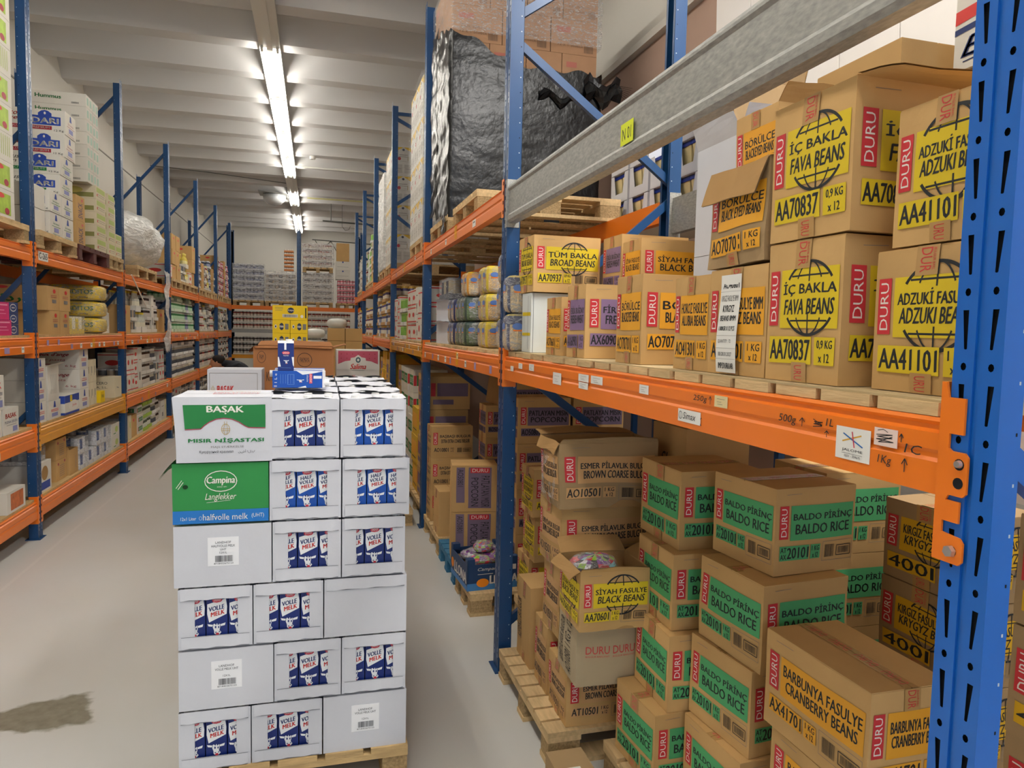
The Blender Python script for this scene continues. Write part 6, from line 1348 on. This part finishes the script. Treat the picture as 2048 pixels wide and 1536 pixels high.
def boxproto(key,side,dims):
    k=(key,side,dims)
    if k in BP_: return BP_[k]
    m,nm=BOXM[key]; f={'redwhite':[('l',[(0,.9),(1,.9)],.012,TXT_R),('l',[(0,.1),(1,.1)],.012,TXT_R),('e',.5,.5,.25,.14,TXT_R)],'greenbox':[('r',.1,.3,.9,.75,DGRN),('t',.15,.4,.85,.65,'BALDO RICE',WHP),('r',.0,.3,.09,.75,RED)],'kraftp':[('r',.05,.4,.16,.8,RED),('r',.2,.4,.95,.8,MC['dull_purple']),('r',.1,.15,.6,.3,MC['dull_purple'])],'white':[('l',[(.2,.7),(.8,.7)],.01,GREY_P),('r',.3,.2,.6,.4,GREY_P)],'yellowbox':[('r',.1,.3,.9,.8,ORA),('l',[(.2,.2),(.8,.2)],.01,BLK)],'kraft':[('e',.5,.75,.12,.08,TXT_R)],'cream':[('e',.5,.6,.2,.15,GL)]}[key]
    r=carton('spare %s proto %s %s %s'%(nm,side,dims[1],dims[2]),dims[0],dims[1],dims[2],(0,0,-60),0,m,{side:f,'-y':f},group=None); _labels.pop(r['label'],None); BP_[k]=r; return r
def fill(rackname,side,bay,shelf,z,y0,y1,specs,xf):
    y=y0; n=0; gr='goods on the %s shelf of the %s, %s bay'%(shelf,rackname,ORD[bay]); sg=1 if side=='+x' else -1; i=0
    while i<len(specs)*6:
        key,layers=specs[i%len(specs)][:2]; i+=1
        if key in BOXM:
            dims=specs[(i-1)%len(specs)][2]; src=boxproto(key,side,dims); nm=BOXM[key][1]
        else: src,dims,nm=proto(key)
        w,d,h=dims
        if y+d>y1: break
        for k in range(layers):
            lb='%s, %s layer, %s stack, %s bay, %s shelf, %s'%(nm,ORD[k],ORD[n],ORD[bay],shelf,rackname)
            if len(lb.split())>16: lb='%s, %s layer, %s stack, %s bay %s %s'%(nm.split(' with')[0],ORD[k],ORD[n],ORD[bay],shelf,rackname)
            ps=(xf-sg*(w/2+rnd.uniform(0,.02)),y+d/2,z+(h+.003)*k); rz_=rnd.uniform(-.012,.012)
            if bay>=4 or (rackname[0]=='r' and bay>=3 and shelf=='floor'): collect('carton' if key in BOXM else 'tray',src,ps,rz_)
            else: dup(src,lb,ps,rz_,gr)
        y+=d+.012; n+=1
D1=(.38,.30,.22); D2=(.34,.26,.30); D3=(.30,.14,.30)
for b in (2,3,4,5):
    y0=PW[b]+.07; y1=PW[b]+2.73
    top={2:None,3:[('redwhite',1,D1),('kraft',3,(.40,.36,.24)),('kraft',3,(.40,.34,.24)),('tin',2),('tin',2),('yellowbottle',2)],4:[('yellowbottle',2),('bluejar',4),('kraft',2,(.38,.3,.26)),('tin',3),('redjar',3)],5:[('kraft',4,D1),('bluejar',5),('pinkjar',5),('redjar',4),('pinkjar',5)]}[b]
    if top:
        ya=y0
        for q in range(3): pallet('pallet on the left top beams, %s bay, %s from its near end'%(ORD[b],ORD[q]),-3.12,ya+.88*q,.96,.84,2.372,'x',5,detail=(b==3),group='pallets on the left top beams')
        fill('left rack','+x',b,'top',2.518,y0+.02,y1,top,-2.2)
    mid={2:[('kraft',1,(.36,.50,.34)),('tin',2),('bottle',2),('bottle',1),('darkjar',3),('white',1,(.3,.16,.52)),('darkjar',3)],3:[('bluejar',3),('greenjar',4),('greenjar',3),('greenjar',4),('greenjar',4),('greenjar',3)],4:[('tin',3),('darkjar',4),('redjar',3),('redjar',2),('bottle',2)],5:[('bottle',2),('whitejar',3),('tin',3),('bottle',2),('redjar',3)]}[b]
    low={2:[('tin',2),('redwhite',2,(.32,.16,.24)),('redwhite',2,(.32,.16,.24)),('redwhite',3,(.32,.20,.18)),('white',1,(.34,.20,.54)),('darkjar',3),('darkjar',3),('whitejar',3)],3:[('whitejar',3),('whitejar',4),('whitejar',4),('whitejar',3),('whitejar',4),('whitejar',3)],4:[('darkjar',3),('redjar',4),('darkjar',4),('redjar',4),('darkjar',3)],5:[('redjar',4),('whitejar',4),('darkjar',3),('whitejar',4)]}[b]
    flo={2:[('white',1,D2),('cream',1,D3),('kraft',1,(.34,.34,.28)),('greenbox',3,(.36,.28,.12)),('limejar',3),('limejar',3),('whitejar',3),('darkjar',2)],3:[('tin',2),('tin',3),('redwhite',2,D1),('white',2,D1),('whitejar',2),('tin',3)],4:[('tin',3),('whitejar',2),('tin',2)],5:[('whitejar',3),('tin',2),('darkjar',2)]}[b]
    fill('left rack','+x',b,'middle',1.666,y0,y1,mid,-2.22); fill('left rack','+x',b,'lower',.932,y0,y1,low,-2.22); fill('left rack','+x',b,'bottom',.337,y0,y1,flo,-2.22)
for b in (2,3,4,5):
    y0=RW[b]+.07; y1=RW[b+1]-.07
    mid={2:[('redwhite',3,(.32,.24,.165)),('white',2,(.3,.13,.22)),('redwhite',2,(.3,.18,.24)),('white',2,(.3,.15,.26)),('redwhite',3,(.32,.30,.17)),('redwhite',3,(.32,.30,.17)),('kraft',1,(.2,.13,.26)),('greencan',3),('greencan',3)],3:[('kraftjar',4),('kraftjar',4),('kraftjar',3),('bluejar',3)],4:[('kraftjar',3),('kraftjar',3),('redjar',3)],5:[('bottle',2),('kraftjar',3),('redjar',3)]}[b]
    fill('right rack','-x',b,'middle',1.67,y0,y1,mid,.96)
    flo={2:[('kraftp',4,(.38,.30,.30)),('kraftp',4,(.38,.30,.30)),('yellowbox',3,(.36,.40,.28)),('greenbox',5,(.36,.34,.24)),('greenbox',5,(.36,.34,.24)),('greenbox',5,(.36,.34,.24))],3:[('yellowbox',5,(.36,.34,.26)),('yellowbox',5,(.36,.34,.26)),('kraftp',4,(.38,.34,.3))],4:[('yellowbox',4,(.36,.36,.3)),('kraftp',4,(.38,.34,.3))],5:[('kraft',3,(.38,.34,.3)),('greenbox',4,(.36,.34,.3))]}[b]
    pallet('pallet at floor level of the right rack, %s bay, near half'%ORD[b],.95,y0,1.0,1.2,0,'x',6,detail=(b==2),group='floor pallets of the right rack'); pallet('pallet at floor level of the right rack, %s bay, far half'%ORD[b],.95,y0+1.25,1.0,1.2,0,'x',6,detail=False,group='floor pallets of the right rack')
    fill('right rack','-x',b,'floor',.146,y0,y0+2.45,flo,.98)
    if b>=4:
        for q in range(3): pallet('pallet on the right top beams, %s bay, %s from its near end'%(ORD[b],ORD[q]),.97,y0+.87*q,1.0,.84,2.502,'x',5,detail=False,group='pallets on the right top beams')
        fill('right rack','-x',b,'top',2.648,y0,y1,[('tin',5),('greencan',6),('white',3,D1),('greencan',4),('kraft',2,D1)] if b==4 else [('redjar',3),('white',3,D1),('tin',5)],1.0)
# end rack loads
def bfill(nm,label,x0,x1,z,layers,key,ycen=21.55,grp=None):
    src,dims,n_=proto(key); w=.2725; nx=int((x1-x0)/w)
    for k in range(layers):
        for i in range(nx):
            ps=(x0+w*(i+.5),ycen,z+(dims[2]+.004)*k)
            if 'open shelf' in label: collect('tray',src,ps,PI/2)
            else: dup(src,'%s, %s layer, %s from left, %s'%(n_,ORD[k],ORD[i],label),ps,PI/2,grp or 'jar trays of '+label)
for (x0,x1,ly,nm,key) in ((-2.21,-1.39,6,'leftmost wrapped load on the end rack','bluejar'),(-1.35,-.53,5,'second wrapped load on the end rack','tin'),(-.34,.50,5,'tall wrapped load','darkjar')):
    pallet('pallet under the '+nm,x0,21.32,x1-x0,.8,2.382,'y',5,group='pallets on the end rack'); bfill(nm,nm,x0,x1,2.528,ly,key)
    z_=2.528+ly*.169
    g=wrapfilm('clear_film','clear film around the '+nm,x0-.01,x1+.01,21.35,21.78,2.53,lambda x,y:z_+.01,FILM,5,.01,16,20)
pallet('pallet between the lower and upper wrapped jars on the end rack',-.34,21.32,.84,.8,3.378,'y',5,group='pallets on the end rack')
bfill('u','upper wrapped load on the end rack',-.34,.50,3.524,4,'redjar'); wrapfilm('clear_film','clear film around the upper wrapped load on the end rack',-.35,.51,21.35,21.78,3.53,lambda x,y:4.21,FILM,6,.02,16,20)
EGG=M('egg_tray_orange','#d9905a',.8); EGW=M('eggs','#f0e6dc',.6); e0=None
for k in range(6):
    lb='stacked egg tray above the second wrapped load, %s layer'%ORD[k]
    if e0 is None:
        e0=thing('egg_tray',lb,'egg tray',(-.72,21.55,3.40),0,'egg trays'); G().box(-.13,-.13,0,.13,.13,.045,EGG).build('tray',e0); g=G()
        for i in range(4):
            for j in range(4): g.lathe((-.096+.064*i,-.096+.064*j,.03),[(.028,0),(.03,.03),(.015,.06)],EGW,7)
        g.build('eggs',e0,kind='stuff')
    else: dup(e0,lb,(-.72,21.55,3.40+.105*k),0,'egg trays')
pallet('small pallet right of the tall wrapped load on the end rack',.60,21.32,.60,.8,2.382,'y',4,group='pallets on the end rack')
bfill('r','right jar stack on the end rack',.62,1.2,2.528,4,'pinkjar')
for k in range(2): carton('white carton with a blue clip mark above the right jar stack, %s'%('upper' if k else 'lower'),.40,.36,.26,(.78,21.6,3.21+.262*k),0,WHT_W,{'-y':[('r',.45,.85,.55,1,BLU),('l',[(.1,.4),(.9,.4)],.006,GREY_P)]},group=None)
carton('tall kraft carton on top of the white clip-marked cartons',.36,.36,.52,(.78,21.6,3.735),0,CARD,None,group=None)
for k,(x0,x1) in enumerate(((-2.22,-.55),(-.36,1.22))):
    hf=('left','right')[k]
    bfill('m','upper open shelf of the end rack, %s half'%hf,x0,x1,1.722,3,'redjar'); bfill('l','lower open shelf of the end rack, %s half'%hf,x0,x1,1.002,3,'darkjar')
BLW=M('blue_sheet','#2f86c4',.4,bump=.5,bscale=10)
carton('bright blue wrapped bundle in the far left corner of the top beams',.7,.8,1.15,(-2.85,20.9,2.37),0,BLW,None,n=6,fn=crumple(.7,.8,1.15,.03,.03,4,3),group=None) if False else None

# price labels, lilac squares, yellow marks and the bay placard on the beams
LIL=M('lilac_label','#a58fb5',.6); YMK=M('yellow_mark','#f0c81e',.5)
byl={o['label']:o for o in bpy.data.objects if o.get('label') and not o.parent}
def beamlabels(lab,sgn,n,seed,h,y_=(0.1,2.6)):
    b=byl.get(lab)
    if not b: print('NOBEAM',lab); return
    rr=random.Random(seed)
    for k in range(n):
        y=y_[0]+(y_[1]-y_[0])*(k+rr.uniform(.2,.8))/n; w=rr.choice((.05,.06,.09)); m=rr.choice((LIL,LBL,LBL,LIL)); z=rr.choice((.012,h*.45)); hh=h*.36
        g=G(); x=-.0012*sgn; g.box(x,y,z,x-.0006*sgn,y+w,z+hh,m); g.build('price_label',b)
        if m is LBL:
            g=G(); g.box(x-.0007*sgn,y+w*.2,z+hh*.55,x-.001*sgn,y+w*.8,z+hh*.75,GREY_P); g.build('print',b)
    y=rr.uniform(1.0,1.5)
    for q in range(3): G().box(-.0012*sgn,y+.03*q,.01,-.002*sgn,y+.03*q+.01,h*.85,YMK).build('yellow_mark',b)
for b_,n_ in ((0,7),(1,9),(2,9),(3,9),(4,7)): beamlabels('orange middle beam of the left rack, %s bay from the camera'%ORD[b_],-1,n_,b_+3,.125)
for b_ in (0,2): beamlabels('orange lower beam of the left rack, %s bay from the camera'%ORD[b_],-1,3,b_+13,.145)
beamlabels('orange middle beam of the right rack, second bay from the camera',1,9,31,.118)
beamlabels('amber middle beam of the right rack, third bay from the camera',1,9,32,.118)
for b_ in (1,2): beamlabels('orange top beam of the right rack, %s bay from the camera'%ORD[b_],1,3,b_+23,.115)
b_=byl['orange top beam of the left rack, second bay from the camera']
g=G(); g.box(.0012,.05,.025,.002,.27,.10,LBL); g.build('bay_placard',b_); g=G(); decal(g,(Vector((.002,.05,.025)),Vector((0,.22,0)),Vector((0,0,.075)),Vector((1,0,0))),[('t',.08,.2,.92,.85,'C-265',BLK,{'b':.01})]); g.build('print',b_)
PRK=[v[0] for v in PR.values()]+list(BP_.values())
for r_ in PRK:
    for c in list(r_.children):
        for d in list(c.children): bpy.data.objects.remove(d)
        bpy.data.objects.remove(c)
    bpy.data.objects.remove(r_)
tag(REST['tray'].build('jar_tray_rows',kind='stuff'),'rows of small jar trays filling the farthest shelves of both racks','trays')
tag(REST['carton'].build('carton_rows',kind='stuff'),'many small cartons filling the farthest shelves and hidden lower stack layers','cartons')
print('OBJ',len(bpy.data.objects),'TRI',sum(len(o.data.polygons) for o in bpy.data.objects if o.type=='MESH'))
